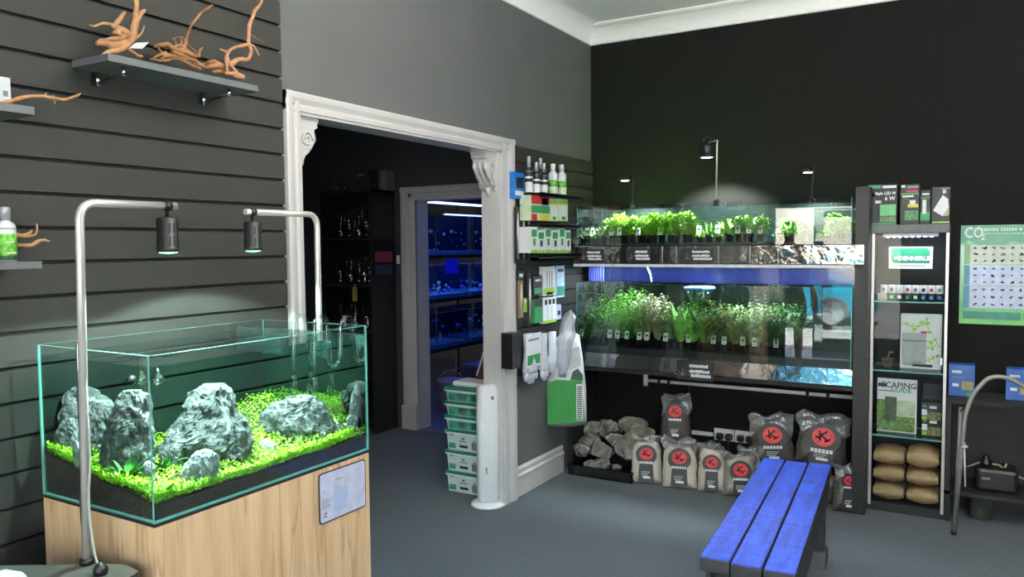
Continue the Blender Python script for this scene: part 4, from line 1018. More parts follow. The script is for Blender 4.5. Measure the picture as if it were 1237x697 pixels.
lo = [(707,'low',2,.14,1),(716,'bushy',2,.19,None),(727,'bushy',2,.2,None),(738,'fern',1,.3,1),(750,'fern',1,.32,1),(761,'fern',1,.34,1),(773,'bushy',3,.34,1),(784,'round',4,.36,1),(795,'round',4,.34,None),(806,'round',3,.22,1),(822,'sword',1,.26,None),(836,'sword',1,.28,1),(850,'sword',2,.26,None),(862,'bushy',5,.24,1),(875,'bushy',5,.26,1),(888,'bushy',3,.28,None),(900,'fern',3,.3,1),(914,'bushy',3,.3,1),(927,'fern',5,.32,None),(940,'bushy',2,.3,1),(953,'fern',2,.3,None)]
for i, (px, kd, mt, h, cd_) in enumerate(lo):
    x = at(px, 425, 1, -.36).x
    plant(kd, mt, h, .085, x, -.36+rp.uniform(-.01,.01), .865, f'{coln[mt]} {desc[kd]} potted plant, {ordn[i]} from the left in the lower trough front row', LOG_, None if cd_ is None else rp.uniform(-.012,.012))
for i, px in enumerate((732,752,772,792,840,866,893,920,945)):
    x = at(px, 415, 1, -.18).x; mt = (2,1,1,4,1,5,3,3,2)[i]
    plant('round' if mt == 4 else 'bushy', mt, .36 if px < 800 else .3, .085, x, -.18, .865, f'{coln[mt]} bushy potted plant, {ordn[i]} from the left in the lower trough back row', LOG_, None)
for i, px in enumerate((724,741,758,775,792,809,828,853,879,906,932,950)):
    x = at(px, 420, 1, -.27).x; mt = (2,1,1,1,4,3,1,2,5,3,3,2)[i]; kd = ('bushy','bushy','fern','bushy','round','bushy','sword','bushy','bushy','fern','bushy','bushy')[i]
    plant(kd, mt, .3 if px < 815 else .27, .085, x, -.27, .865, f'{coln[mt]} {desc[kd]} potted plant, {ordn[i]} from the left in the lower trough middle row', LOG_, None)
# glass bowl hung in the lower trough
P = at(845, 356, 1, -.3)
bw = thing('glass_bowl', 'clear glass bowl with bright blue rim hanging in the lower trough', 'bowl', (P.x, -.3, 1.15))
MB().lathe([(.001,1.16),(.05,1.165),(.075,1.2),(.088,1.25),(.09,1.252),(.077,1.2),(.05,1.168)], (P.x,-.3,0), 30).build('bowl', thin('bowl_glass', (.75,.85,.95), .15, .9), bw)
MB().lathe([(.092,1.248),(.098,1.25),(.098,1.262),(.092,1.264),(.088,1.262),(.088,1.25)], (P.x,-.3,0), 30).build('rim', pm('bowl_rim', (120,170,235), .3), bw)
# clamp lamps over the upper trough
def disc_lamp(name, lab, cx, cy, stem, zl, disc):
    a0 = at(*stem, 1, F); hd = at(cx, cy, 1, F+zl)
    T_ = thing(name, lab, 'lamp', (a0.x, F, 1.76))
    MB().box((a0.x-.014,F-.012,1.765),(a0.x+.014,F+.018,1.805), bev=.003).build('clamp', CLEAR if disc else BLACK, T_)
    top = Vector((hd.x, hd.y, hd.z+(.012 if disc else .03)))
    MB().tube(bend([(a0.x,F+.0,1.79),(a0.x+.004,F+.0,top.z-.012),(a0.x+.002,F+zl*.4,top.z+.01),top], .04, 6), .0045, 8).build('stem', BLACK if disc else STEEL, T_)
    if disc:
        h_ = MB().lathe([(.001,.014),(.03,.012),(.04,.004),(.04,-.004),(.034,-.006)], hd, 26).build('lamp_head', BLACK, T_)
        MB().lathe([(.026,-.006),(.024,-.009),(.001,-.010)], hd, 20).build('lens', glow('rack_lens', (235,248,255), 9), h_)
    else:
        h_ = MB().lathe([(.001,.036),(.012,.034),(.012,.02),(.04,.018),(.043,.014),(.043,-.055),(.038,-.057)], hd, 28).build('lamp_head', BLACK, T_)
        MB().lathe([(.036,-.055),(.034,-.058),(.001,-.06)], hd, 20).build('lens', glow('rack_lens', (235,248,255), 9), h_)
        MB().tube(bend([(hd.x-.02,hd.y,hd.z+.018),(hd.x-.02,hd.y,hd.z+.07),(hd.x+.02,hd.y,hd.z+.07),(hd.x+.02,hd.y,hd.z+.018)], .02, 5), .004, 8).build('bracket', BLACK, h_)
    return hd
RL = [disc_lamp('clamp_lamp', 'small black disc lamp over the left end of the upper trough', 755, 217, (764,250), .07, True),
      disc_lamp('clamp_lamp', 'black drum lamp on the tall steel stem over the middle of the trough', 854, 179, (865,246), .06, False),
      disc_lamp('clamp_lamp', 'small black disc lamp over the right end of the upper trough', 976, 207, (981,240), .09, True)]
# waste pipe on the wall below the rack
P0 = at(780, 459, 1, -.06)
wp = thing('waste_pipe', 'white plastic pipe running along the wall under the rack', 'pipe', (1.2,-.06,P0.z))
MB().tube([(P0.x,-.06,P0.z),(1.81,-.06,P0.z)], .0125, 14).build('pipe_run', WHITEP, wp)
MB().tube([(P0.x,-.06,P0.z-.04),(P0.x,-.06,P0.z+.04)], .017, 14).build('end_tee', WHITEP, wp)
mb = MB()
for x in (P0.x+.09, P0.x+.16, 1.5, 1.62): mb.tube([(x,-.06,P0.z),(x+.02,-.06,P0.z)], .018, 12)
mb.build('clip', BLACK, wp)
# ------------------------------------------------------------------ crate of stones
CRY0, CRY1, CRX0, CRX1 = -.545, -.2, .075, .525
cr = thing('stone_crate', 'low black plastic crate filled with grey stones in the corner', 'crate', (.3,-.37,0))
mb = MB()
mb.box((CRX0,CRY0,0),(CRX1,CRY1,.008))
for lo, hi in (((CRX0,CRY0,0),(CRX1,CRY0+.008,.062)),((CRX0,CRY1-.008,0),(CRX1,CRY1,.062)),((CRX0,CRY0,0),(CRX0+.008,CRY1,.062)),((CRX1-.008,CRY0,0),(CRX1,CRY1,.062))): mb.box(lo, hi)
mb.build('body', BLACK, cr)
mb = MB()
for lo, hi in (((CRX0-.006,CRY0-.006,.058),(CRX1+.006,CRY0+.012,.067)),((CRX0-.006,CRY1-.012,.058),(CRX1+.006,CRY1+.006,.067)),((CRX0-.006,CRY0,.058),(CRX0+.012,CRY1,.067)),((CRX1-.012,CRY0,.058),(CRX1+.006,CRY1,.067))): mb.box(lo, hi)
for i in range(9): x = CRX0+.03+.048*i; mb.box((x,CRY0-.003,.01),(x+.006,CRY0,.058))
mb.build('rim', BLACK, cr)
STONE = rock_mat('dry_stone', (52,52,50), (132,130,124), (176,172,166), 12, .6); STONE2 = rock_mat('dry_stone_brown', (54,49,44), (124,116,104), (156,148,138), 12, .6)
def chunk(w, h, seed):
    """broken angular stone: a ball cut by random planes, then roughened; stands on z = 0"""
    r_ = random.Random(seed); bm = bmesh.new(); bmesh.ops.create_icosphere(bm, subdivisions=5, radius=1)
    cuts = []
    for q_ in range(13):
        n_ = Vector((r_.gauss(0,1), r_.gauss(0,1), r_.gauss(0,1))).normalized(); cuts.append((n_, r_.uniform(.5,.82)))
    for v in bm.verts:
        p = v.co.copy()
        for n_, d_ in cuts:
            k_ = p.dot(n_)-d_
            if k_ > 0: p -= n_*k_
        nn = noise.ridged_multi_fractal(p*1.7+Vector((seed,0,0)), .9, 2.2, 5, 1, 2)*.07+noise.noise(p*6+Vector((0,seed,0)))*.035
        p *= 1+nn-.07; v.co = Vector((p.x*w*1.2, p.y*w*1.0, p.z*h*.64))
    zm = min(v.co.z for v in bm.verts)
    for v in bm.verts: v.co.z -= zm
    mb = MB(); mb.bm(bm); return mb
def r6(X, Y): return (670+X*.2152, 460+Y*.2152)
stones = [((150,235,310,400),.1,'blocky grey stone at the left edge of the crate heap'),((215,320,345,430),.13,'grey stone with a round dark hollow at the front of the crate heap'),((265,350,240,320),.03,'grey brown stone high at the back left of the crate heap'),((185,270,250,320),.03,'dark stone at the back left corner of the crate heap'),
 ((315,372,240,300),.05,'pale streaked stone beside the high back left stone'),((300,385,300,370),.09,'dark stone in the middle of the crate heap'),((345,435,340,420),.14,'grey stone at the front right of the crate heap'),((390,500,200,285),.04,'topmost pointed stone of the crate heap'),
 ((395,530,265,370),.09,'large pale stone under the topmost pointed stone'),((120,190,365,425),.14,'pale stone at the front left corner of the crate heap'),((380,440,385,440),.16,'small dark stone at the right front edge of the crate heap'),((175,235,440,490),.165,'small stone low behind the crate front, left one'),((235,310,450,495),.165,'small white flecked stone low behind the crate front, middle one'),((325,365,470,500),.165,'little pale stone low behind the crate front, right one')]
for i, ((l, r_, t_, b_), fr_, lab) in enumerate(stones):
    y = max(-.22-fr_*1.75, -.475); x0, z0 = at(*r6(l, b_), 1, y).x, at(*r6(l, b_), 1, y).z; x1 = at(*r6(r_, b_), 1, y).x; z1 = at(*r6(l, t_), 1, y).z
    w = (x1-x0)/2; h = z1-z0; z0 = max(z0, .012)
    o = chunk(w*1.22, h*1.12, 30+i*3).build('stone', STONE2 if i in (2,8) else STONE, fix=False)
    o.location = ((x0+x1)/2, y, z0); tag(o, lab, 'stone', 'stones heaped in the black crate')
# ------------------------------------------------------------------ substrate bags
GRAV = [pm('bag_beige_gravel', (196,188,174), .32, var=.18, scale=140, bump=.3, bscale=90), pm('bag_grey_gravel', (128,126,120), .3, var=.4, scale=150, bump=.3, bscale=90), pm('bag_dark_gravel', (66,62,60), .25, var=.5, scale=150, bump=.3, bscale=90)]
BFILM = thin('bag_film', (.86,.87,.88), .16, .9, rough=.1, dif=(190,190,188,.22), spark=(34,.9))
def gravel_bag(loc, w, h, fill, mat, lab, rz=0, tilt=0, seed=0, roll=0, th=.055, film_top=True, label=True):
    T_ = thing('gravel_bag', lab, 'bag', loc, 0, 'bags of aquarium gravel with black labels'); T_.rotation_euler = (tilt, roll, rz)
    M_ = Matrix.Identity(4); rr = random.Random(seed)
    hf = h*fill
    out = [(-w*.5,.0),(-w*.47,hf*.5),(-w*.43,hf*.85),(-w*.3,hf),(w*.3,hf*.98),(w*.42,hf*.82),(w*.47,hf*.5),(w*.5,.0)]
    mb = pillow(MB(), sub(out, 5), th, M_, n=7)
    mb.v = [(x+.008*noise.noise(Vector((x*14,y*14,z*14+seed))), y*(1-.35*max(0,z/h))+.01*noise.noise(Vector((x*12+9,seed,z*12))), max(0,z)) for x, y, z in mb.v]
    mb.build('sack', GRAV[mat], T_, world=False, fix=False)
    top = [(-w*.44,hf*.8),(-w*.5,hf*1.0),(-w*.56,h*.9),(-w*.42,h*1.0),(-w*.1,h*.93),(w*.2,h*1.02),(w*.5,h*.94),(w*.47,hf*1.0),(w*.43,hf*.8)]
    mb = pillow(MB(), sub(top, 4), .02, M_, n=5)
    mb.v = [(x+.03*noise.noise(Vector((x*16,seed,z*16))), y+.035*noise.noise(Vector((x*18,z*18,seed+5))), z+.02*noise.noise(Vector((z*16,x*16,seed+3)))) for x, y, z in mb.v]
    mb.build('film_top', BFILM, T_, world=False, fix=False)
    if label:
        lw = w*.25; yb = -th-.004
        def fy(z): return -th*(1-.35*max(0,z/h))*1.0-.003
        def bent(poly, off, name, m_, par):
            mb = MB(); cx = sum(p[0] for p in poly)/len(poly); cz = sum(p[1] for p in poly)/len(poly); vs = []
            P = sub(poly, 3); n_ = len(P)
            for d_ in (off, off+.0012):
                vs += [(p[0], fy(p[1])-d_, p[1]) for p in P]
            mb.add(vs, [tuple(range(n_))[::-1], tuple(range(n_,2*n_))]+[(i,(i+1)%n_,n_+(i+1)%n_,n_+i) for i in range(n_)])
            return mb.build(name, m_, par, world=False)
        zb, zt = h*.05, h*.80; cz = zt-lw*1.25
        circ = [(lw*1.3*math.cos(a_), cz+lw*1.25*math.sin(a_)) for a_ in [math.radians(-50+280*i/22) for i in range(23)]]
        lb = bent([(-lw*.95,zb),(lw*.95,zb)]+circ[:1]+circ[1:-1]+circ[-1:], .001, 'front_label', INK, T_)
        em = bent([(lw*.85*math.cos(2*PI*i/18), cz+lw*.15+lw*.75*math.sin(2*PI*i/18)) for i in range(18)], .0024, 'emblem', REDP, lb)
        k_ = MB()
        for a_, b_ in (((-.35,.5),(-.2,-.3)),((-.25,.1),(.25,.5)),((-.2,.12),(.4,-.3)),((-.6,.0),(-.3,-.1)),((.1,-.35),(.55,-.1))):
            A_ = Vector((a_[0]*lw, fy(cz)-.0042, cz+lw*.15+a_[1]*lw)); B_ = Vector((b_[0]*lw, fy(cz)-.0042, cz+lw*.15+b_[1]*lw)); k_.tube([A_, B_], lw*.07, 5)
        k_.build('emblem_mark', INK, lb, world=False)
        t_ = MB(); zz = cz-lw*.95
        for u in range(6): t_.box((-lw*.85+lw*.285*u, fy(zz)-.0034, zz-lw*.14), (-lw*.85+lw*.285*u+lw*.22, fy(zz)-.002, zz+lw*.14))
        for q_ in range(3): z_ = zb+h*.2-h*.035*q_; t_.box((-lw*.6, fy(z_)-.0034, z_), (lw*(.5-.15*q_), fy(z_)-.002, z_+h*.008))
        t_.box((-lw*.4, fy(zb+h*.08)-.0034, zb+h*.07), (lw*.5, fy(zb+h*.08)-.002, zb+h*.115))
        t_.build('label_print', PAPER, lb, world=False)
    return T_
def bagpx(l, r_, t_, b_, y, fill, mat, lab, rz=.15, tilt=-.08, seed=0, z=None, roll=0, th=.055, on_floor=True):
    c_ = at((l+r_)/2, b_, 1, y); d_ = depth(c_); w = (r_-l)*d_/FOC; h = (b_-t_)*d_/FOC
    return gravel_bag((c_.x, y, 0 if on_floor else c_.z), w, h, fill, mat, lab, rz, tilt, seed, roll, th)
def ycontact(px, py): return at(px, py, 2, 0).y
bagpx(762,800,527,585,-.47,.86,0,'beige gravel bag nearest the stone crate in the front row',.3,-.1,1)
bagpx(800,842,530,591,-.47,.84,0,'wide beige gravel bag second along from the stone crate',.25,-.1,2)
bagpx(843,877,538,595,-.455,.9,0,'beige gravel bag third along from the stone crate',.2,-.12,3)
bagpx(874,914,545,599,-.455,.9,1,'grey gravel bag fourth along, beside the bench',.35,-.16,4)
bagpx(890,920,538,575,-.33,.85,1,'grey gravel bag tucked behind the fourth bag with only its red emblem showing',.2,-.1,5,on_floor=False)
bagpx(836,866,533,575,-.30,.85,2,'dark gravel bag half hidden behind the third bag',.2,-.1,6,on_floor=False)
bagpx(798,834,474,532,-.27,.62,2,'dark gravel bag standing tall behind the front row left of the sockets',.25,-.05,7,on_floor=False)
bagpx(908,960,498,560,-.26,.66,2,'dark bulging gravel bag behind the far end of the bench, left one',.3,-.1,8,on_floor=False,roll=-.05)
bagpx(960,1020,497,562,-.26,.66,2,'dark gravel bag with spread film top behind the bench, right one',.2,-.1,9,on_floor=False,roll=.1)
bagpx(1005,1034,556,613,-.44,.8,2,'dark gravel bag slumped on the floor against the rack upright',.5,-.15,10,roll=.1)
# lower layer the back bags stand on
for i, (x, w, lab) in enumerate(((.62,.26,'dark gravel bag lying behind the front row near the crate'),(1.25,.3,'dark gravel bag lying under the left bulging bag behind the bench'),(1.6,.3,'dark gravel bag lying under the right bulging bag behind the bench'))):
    T_ = thing('gravel_bag', lab, 'bag', (x,-.26,0), 0, 'dark gravel bags lying behind the front row')
    zt = (.2,.17,.17)[i]
    mb = MB().box((-w/2,-.12,0),(w/2,.11,zt), bev=.05); mb.v = [(a_+.012*noise.noise(Vector((a_*12,b_*12,i))), b_, c_+.01*noise.noise(Vector((a_*14,b_*14,i+4)))*(c_ > .1)) for a_, b_, c_ in mb.v]
    mb.build('sack', GRAV[2], T_, world=False)
    MB().box((-.07,-.125,.03),(.07,-.119,zt-.04)).build('front_label', INK, T_, world=False)
# ------------------------------------------------------------------ double sockets with plugs
for l, r_, lab, ks in ((863,887,'white double wall socket with two black plugs, left one under the rack',(870,881)),(888,913,'white double wall socket with two black plugs, right one under the rack',(895,906))):
    a0 = at(l, 536, 1, 0); a1 = at(r_, 517 if l < 880 else 519, 1, 0); T_ = thing('wall_socket', lab, 'socket', ((a0.x+a1.x)/2, 0, a0.z))
    z0, z1 = .215, .295
    MB().box((a0.x,-.012,z0),(a1.x,-.0,z1), bev=.003).build('face_plate', WHITEP, T_)
    for j, kx in enumerate(ks):
        x = at(kx, 527, 1, -.02).x
        p_ = MB().box((x-.024,-.05,z0+.012),(x+.024,-.0125,z0+.056), bev=.012).build('plug', BLACK, T_)
        MB().tube(bend([(x,-.04,z0+.014),(x,-.045,z0-.04),(x+.02,-.03,z0-.1)], .03, 4), .0045, 6).build('flex', BLACK, p_)
        MB().box((x-.006,-.0145,z0+.064),(x+.006,-.012,z0+.074)).build('rocker', WHITEP, T_)
a0 = at(836, 531, 1, 0)
tr = thing('cable_trunking', 'white cable trunking on the wall left of the sockets', 'trunking', (.85,0,.25))
MB().box((a0.x,-.018,.235),(at(862,530,1,0).x,0,.262), bev=.002).build('trunk', WHITEP, tr)
cb = MB().tube([(.72,-.008,.66),(.735,-.008,.52),(.725,-.008,.42),(.74,-.008,.3),(.73,-.01,.12)], .003, 6).build('wall_cable', BLACK); tag(cb, 'thin black cable wandering down the wall behind the tall dark bag', 'cable')
# ------------------------------------------------------------------ bench
BZ = .43
n_l, f_l, f_r, n_r = [at(*q_, 2, BZ) for q_ in ((848,673),(920,552),(1007,562),(957,694))]
dB = ((f_l-n_l)+(f_r-n_r)).normalized(); rzB = math.atan2(-dB.x, dB.y); sB = Vector((dB.y, -dB.x, 0))
cB = (n_l+f_l+f_r+n_r)/4; LB = ((f_l-n_l).length+(f_r-n_r).length)/2; WB = ((f_r-f_l).dot(sB)+(n_r-n_l).dot(sB))/2
def bench_blue():
    m, t, o = nt('blue_plank_top'); N = t.nodes; L = t.links
    b = N.new('ShaderNodeBsdfPrincipled'); L.new(b.outputs[0], o.inputs[0]); b.inputs['Roughness'].default_value = .45; b.inputs['Specular IOR Level'].default_value = .25
    tc = N.new('ShaderNodeTexCoord'); mp = N.new('ShaderNodeMapping'); mp.inputs['Scale'].default_value = (30,4,30); L.new(tc.outputs['Object'], mp.inputs[0])
    n1 = N.new('ShaderNodeTexNoise'); n1.inputs['Scale'].default_value = 1.2; n1.inputs['Detail'].default_value = 8; n1.inputs['Roughness'].default_value = .7; L.new(mp.outputs[0], n1.inputs['Vector'])
    mp2 = N.new('ShaderNodeMapping'); mp2.inputs['Scale'].default_value = (3,30,3); L.new(tc.outputs['Object'], mp2.inputs[0])
    n2 = N.new('ShaderNodeTexNoise'); n2.inputs['Scale'].default_value = 1.5; n2.inputs['Detail'].default_value = 6; L.new(mp2.outputs[0], n2.inputs['Vector'])
    r = N.new('ShaderNodeValToRGB'); E = r.color_ramp.elements; E[0].position = .3; E[0].color = rgb(24,42,136); E[1].position = .72; E[1].color = rgb(52,90,226)
    L.new(n1.outputs[0], r.inputs[0])
    r2 = N.new('ShaderNodeValToRGB'); E = r2.color_ramp.elements; E[0].position = .34; E[0].color = (.45,.47,.55,1); E[1].position = .5; E[1].color = (1,1,1,1)
    L.new(n2.outputs[0], r2.inputs[0])
    mx = N.new('ShaderNodeMixRGB'); mx.blend_type = 'MULTIPLY'; mx.inputs[0].default_value = .7; L.new(r.outputs[0], mx.inputs[1]); L.new(r2.outputs[0], mx.inputs[2])
    L.new(mx.outputs[0], b.inputs['Base Color'])
    bp = N.new('ShaderNodeBump'); bp.inputs['Strength'].default_value = .35; bp.inputs['Distance'].default_value = .003; L.new(n1.outputs[0], bp.inputs['Height']); L.new(bp.outputs[0], b.inputs['Normal']); return m
BENB = bench_blue(); BENK = pm('black_bench_paint', (40,42,46), .55, var=.25, scale=20)  # blue grain on the plank tops; plank bodies and legs are black
bn = thing('bench', 'wooden bench with three blue topped planks and black legs', 'bench', (cB.x, cB.y, 0), rzB)
pw = (WB-.012)/3
for i in range(3):
    x0 = -WB/2+i*(pw+.006)
    mb = MB().box((x0,-LB/2+.012*(i == 0),BZ-.052),(x0+pw,LB/2-.008*(i == 1),BZ-.004), 1, bev=.003)
    mb.box((x0+.002,-LB/2+.014*(i == 0)+.001,BZ-.0042),(x0+pw-.002,LB/2-.01*(i == 1)-.001,BZ), 0, bev=.0015)
    mb.build('plank', [BENB, BENK], bn, world=False)
for sy in (-1, 1):
    yl = sy*(LB/2-.2)
    MB().box((-WB/2+.02,yl-.035,BZ-.12),(WB/2-.02,yl+.035,BZ-.052), bev=.003).build('cross_rail', BENK, bn, world=False)
    for sx in (-1, 1):
        xl = sx*(WB/2-.045)
        MB().box((xl-.035,yl-.045,.04),(xl+.035,yl+.045,BZ-.052), bev=.004).build('leg', BENK, bn, world=False)
        MB().prism([(yl-.09,0),(yl+.09,0),(yl+.06,.075),(yl-.06,.075)], 0, xl-.045, xl+.045).build('foot', BENK, bn, world=False)
for sx in (-1, 1): MB().box((sx*(WB/2-.012)-.01,-LB/2+.1,BZ-.15),(sx*(WB/2-.012)+.01,LB/2-.06,BZ-.053), bev=.002).build('apron', BENK, bn, world=False)
# ------------------------------------------------------------------ stacked tubs in the doorway
BINP = pm('milky_tub', (206,214,212), .35, var=.05, trans=.0); LIDG = pm('green_lid', (24,112,84), .4); BG = pm('tub_print_green', (70,150,128), .45, var=.4, scale=30)
bx0, bx1, by0, by1 = -.452, -.128, -1.235, -1.0
zs = [0,.143,.27,.40]; zs = [0,.132,.264,.396,.484,.572,.66]
lb = ['bottom','second','third','fourth','fifth','top']
for i in range(6):
    z0, z1 = zs[i], zs[i+1]; T_ = thing('storage_tub', f'milky plastic tub with green lid, {lb[i]} of the stack behind the white fan' if i else 'milky plastic tub with green lid, bottom of the stack behind the white fan', 'tub', ((bx0+bx1)/2,(by0+by1)/2,z0), 0, 'stacked tubs in the doorway')
    mb = MB(); h = z1-z0-.016
    x0, x1, y0, y1 = bx0+.012, bx1-.012, by0+.012, by1-.012; t_ = .008
    vs = [(x0+t_,y0+t_,z0),(x1-t_,y0+t_,z0),(x1-t_,y1-t_,z0),(x0+t_,y1-t_,z0),(x0,y0,z0+h),(x1,y0,z0+h),(x1,y1,z0+h),(x0,y1,z0+h)]
    mb.add(vs, [(0,3,2,1),(4,5,6,7),(0,1,5,4),(1,2,6,5),(2,3,7,6),(3,0,4,7)]); mb.build('body', BINP, T_)
    MB().box((bx0+.004,by0+.004,z0+h-.012),(bx1-.004,by1-.004,z0+h), bev=.002).build('rim', WHITEP, T_)
    MB().box((bx0,by0,z0+h),(bx1,by1,z1-.001), bev=.003).build('lid', LIDG, T_)
    pb_ = MB()
    def fq(u0, v0, u1, v1, mi=0):
        k_ = lambda v: y0+t_*(1-v)-.0012
        X0 = x0+t_; w = x1-x0-2*t_
        pb_.add([(X0+w*u0,k_(v0),z0+h*v0),(X0+w*u1,k_(v0),z0+h*v0),(X0+w*u1,k_(v1),z0+h*v1),(X0+w*u0,k_(v1),z0+h*v1)], [(0,1,2,3)], mi)
    if i < 3:
        fq(.3,.18,.52,.32,1); fq(.3,.5,.5,.56,0); fq(.36,.62,.44,.74,0); fq(.02,.1,.2,.4,2); fq(.05,.8,.15,.86,0)
        for q_ in range(5): fq(.62+.03*q_,.12,.64+.03*q_,.5+.08*(q_ % 3),1)
    else:
        fq(.02,.05,.98,.75,2); fq(.3,.2,.5,.6,0); 
        for q_ in range(3): fq(.62+.05*q_,.12,.65+.05*q_,.7,1)
    pb_.build('print_pattern', [GREYP, INK, BG], T_)
ff = thing('foam_pack', 'pale folded pack lying on the top tub of the stack', 'pack', (-.3,-1.12,.66)); MB().box((-.41,-1.2,.66),(-.2,-1.04,.695), bev=.014).build('wrap', PAPER, ff)
a0 = at(575, 459, 1, -1.1); a1 = at(588, 398, 1, -1.0)
rb = thing('paper_sack', 'dark red brown sack leaning behind the stack of tubs', 'sack', (-.19,-1.05,.66))
mb = pillow(MB(), sub([(-.11,0),(.08,0),(.11,.2),(.1,.34),(.04,.36),(-.04,.22)], 4), .03, Matrix.Translation((-.23,-1.05,.661))); mb.build('sack', pm('red_brown_sack', (92,44,40), .5, var=.3, scale=20, bump=.3), rb)
MB().tube([(-.3,-1.085,.72),(-.2,-1.09,.98)], .006, 6).build('white_seam', PAPER, rb)
# ------------------------------------------------------------------ tower fan
FP = Vector((-.062,-1.345,0)); FP = Vector((.0,-1.4,0)); FP = at(590,609,2,0)
fn = thing('tower_fan', 'white tower fan on a round foot in front of the stacked tubs', 'fan', FP)
MB().lathe([(.104,0),(.104,.008),(.095,.018),(.05,.026),(.045,.034)], FP, 40).build('foot', WHITEP, fn)
def rsec(wx, wy, z, r_, rot):
    out = []
    for cx, cy, a0_ in ((1,-1,-90),(1,1,0),(-1,1,90),(-1,-1,180)):
        for k_ in range(5):
            a_ = math.radians(a0_+90*k_/4); x = cx*(wx-r_)+r_*math.cos(a_); y = cy*(wy-r_)+r_*math.sin(a_)
            out.append(FP+Matrix.Rotation(rot,3,'Z')@Vector((x,y,0))+Vector((0,0,z)))
    return out
rotF = .62; mb = MB(); S_ = [rsec(.058,.056,.03,.03,rotF),rsec(.065,.062,.045,.034,rotF),rsec(.066,.063,.5,.034,rotF),rsec(.063,.06,.69,.034,rotF),rsec(.054,.052,.715,.034,rotF),rsec(.03,.03,.722,.028,rotF)]
n_ = len(S_[0]); vs = [p for s_ in S_ for p in s_]
mb.add(vs, [(i*n_+j, i*n_+(j+1)%n_, (i+1)*n_+(j+1)%n_, (i+1)*n_+j) for i in range(len(S_)-1) for j in range(n_)], 0, True); mb.add(S_[-1], [tuple(range(n_))]); mb.add(S_[0], [tuple(range(n_))[::-1]])
mb.build('body', WHITEP, fn)
MF = Matrix.Translation(FP)@Matrix.Rotation(rotF,4,'Z'); mb = MB()
for i in range(26): mb.box((.0655,-.03,.1+.021*i),(.0682,.03,.108+.021*i), M=MF)
mb.build('grille', pm('fan_grille', (196,198,206), .4), fn)
MB().lathe([(.016,0),(.018,.006),(.012,.012)], (0,0,0), 16, M=MF@Matrix.Translation((.0,0,.715))).build('control_knob', pm('fan_grey', (186,188,192), .4), fn)
MB().box((-.016,-.0645,.2),(-.008,-.0625,.24), M=MF).build('badge', GREYP, fn)
MB().box((.02,-.0645,.64),(.034,-.0615,.66), M=MF).build('indicator', GREYP, fn)
# ------------------------------------------------------------------ glass display case
CX0, CX1, CY0, CY1 = 1.892, 2.268, -.33, -.02
CASEG = thin('case_glass', (.97,.98,.98), .018, .6)
ds = thing('display_case', 'tall narrow glass display case with steel edges and lit top shelf', 'display cabinet', ((CX0+CX1)/2,-.18,0))
MB().box((CX0,CY0,0),(CX1,CY1,.05)).build('base', BLACKM, ds)
MB().box((CX0-.03,CY0-.008,1.585),(CX1+.004,CY1,1.634), bev=.003).build('top', pm('case_top', (84,88,88), .5), ds)
MB().box((CX0,CY1-.006,.05),(CX1,CY1,1.585)).build('back_panel', BLACKM, ds)
for x in (CX0+.004, CX1-.004):
    MB().box((x-.008,CY0-.004,.03),(x+.008,CY0+.012,1.585), bev=.002).build('edge_post', STEEL, ds)
MB().box((CX0,CY0+.012,.05),(CX0+.005,CY1-.006,1.585)).build('side_panel', CASEG, ds)
MB().box((CX1-.005,CY0+.012,.05),(CX1,CY1-.006,1.585)).build('side_panel', CASEG, ds)
dr = MB().box((CX0+.014,CY0,.055),(CX1-.014,CY0+.005,1.58)).build('glass_door', CASEG, ds)
MB().box((CX1-.03,CY0-.006,.86),(CX1-.016,CY0+.0,.9), bev=.002).build('lock', STEEL, dr)
SZ = [1.205, .812, .438]
for z in SZ: pane(MB(), (CX0+.006,CY0+.012,z-.008),(CX1-.006,CY1-.008,z), 2).build('shelf', [GLASS, GEDGE], ds)
mb = MB()
for z in (1.205,.812,.438):
    for x in (CX0+.006, CX1-.006): mb.lathe([(.006,0),(.008,.006),(.006,.012)], (x,CY0+.004,z-.012), 10)
mb.build('shelf_pins', CHROME, ds)
lp = MB().box((CX0+.05,CY0+.03,1.565),(CX1-.05,CY0+.06,1.584)).build('light_bar', WHITEP, ds)
mb = MB()
for i in range(8): mb.lathe([(.001,-.004),(.008,-.003),(.011,0)], (CX0+.075+.031*i,CY0+.038,1.566), 12)
mb.build('led_row', glow('case_led', (220,230,255), 14), lp)
# sign inside
def xbox(name, lab, cat, l, t_, r_, b_, y, th, mat, group=None, zfix=None, bev=.001):
    a0 = at(l, b_, 1, y); a1 = at(r_, t_, 1, y); z0 = a0.z if zfix is None else zfix; z1 = z0+(a1.z-a0.z)
    T_ = thing(name, lab, cat, ((a0.x+a1.x)/2, y+th/2, z0), 0, group); x0, x1 = a0.x, a1.x
    if mat: MB().box((x0,y,z0),(x1,y+th,z1), bev=bev).build('body', mat, T_)
    def pr(nm, m_, u0, v0, u1, v1, lift=.0008):
        return MB().box((x0+(x1-x0)*u0,y-lift,z0+(z1-z0)*v0),(x0+(x1-x0)*u1,y-lift+.0008,z0+(z1-z0)*v1)).build(nm, m_, T_)
    def tx(s_, m_, u, v, size, bold=.0, align='CENTER', lift=.0012, sx=1):
        return text(s_, size*(z1-z0), Matrix.Translation((x0+(x1-x0)*u,y-lift,z0+(z1-z0)*v))@Matrix.Rotation(PI/2,4,'X'), m_, T_, bold=bold, align=align, sx=sx)
    return T_, pr, tx, (x0, x1, z0, z1)
T_, pr, tx, (x0,x1,z0,z1) = xbox('brand_sign', 'white sign with green rounded logo panel at the top of the display case', 'sign', 1073.5, 298, 1127, 324.5, -.22, .004, PAPER)
w, h = x1-x0, z1-z0
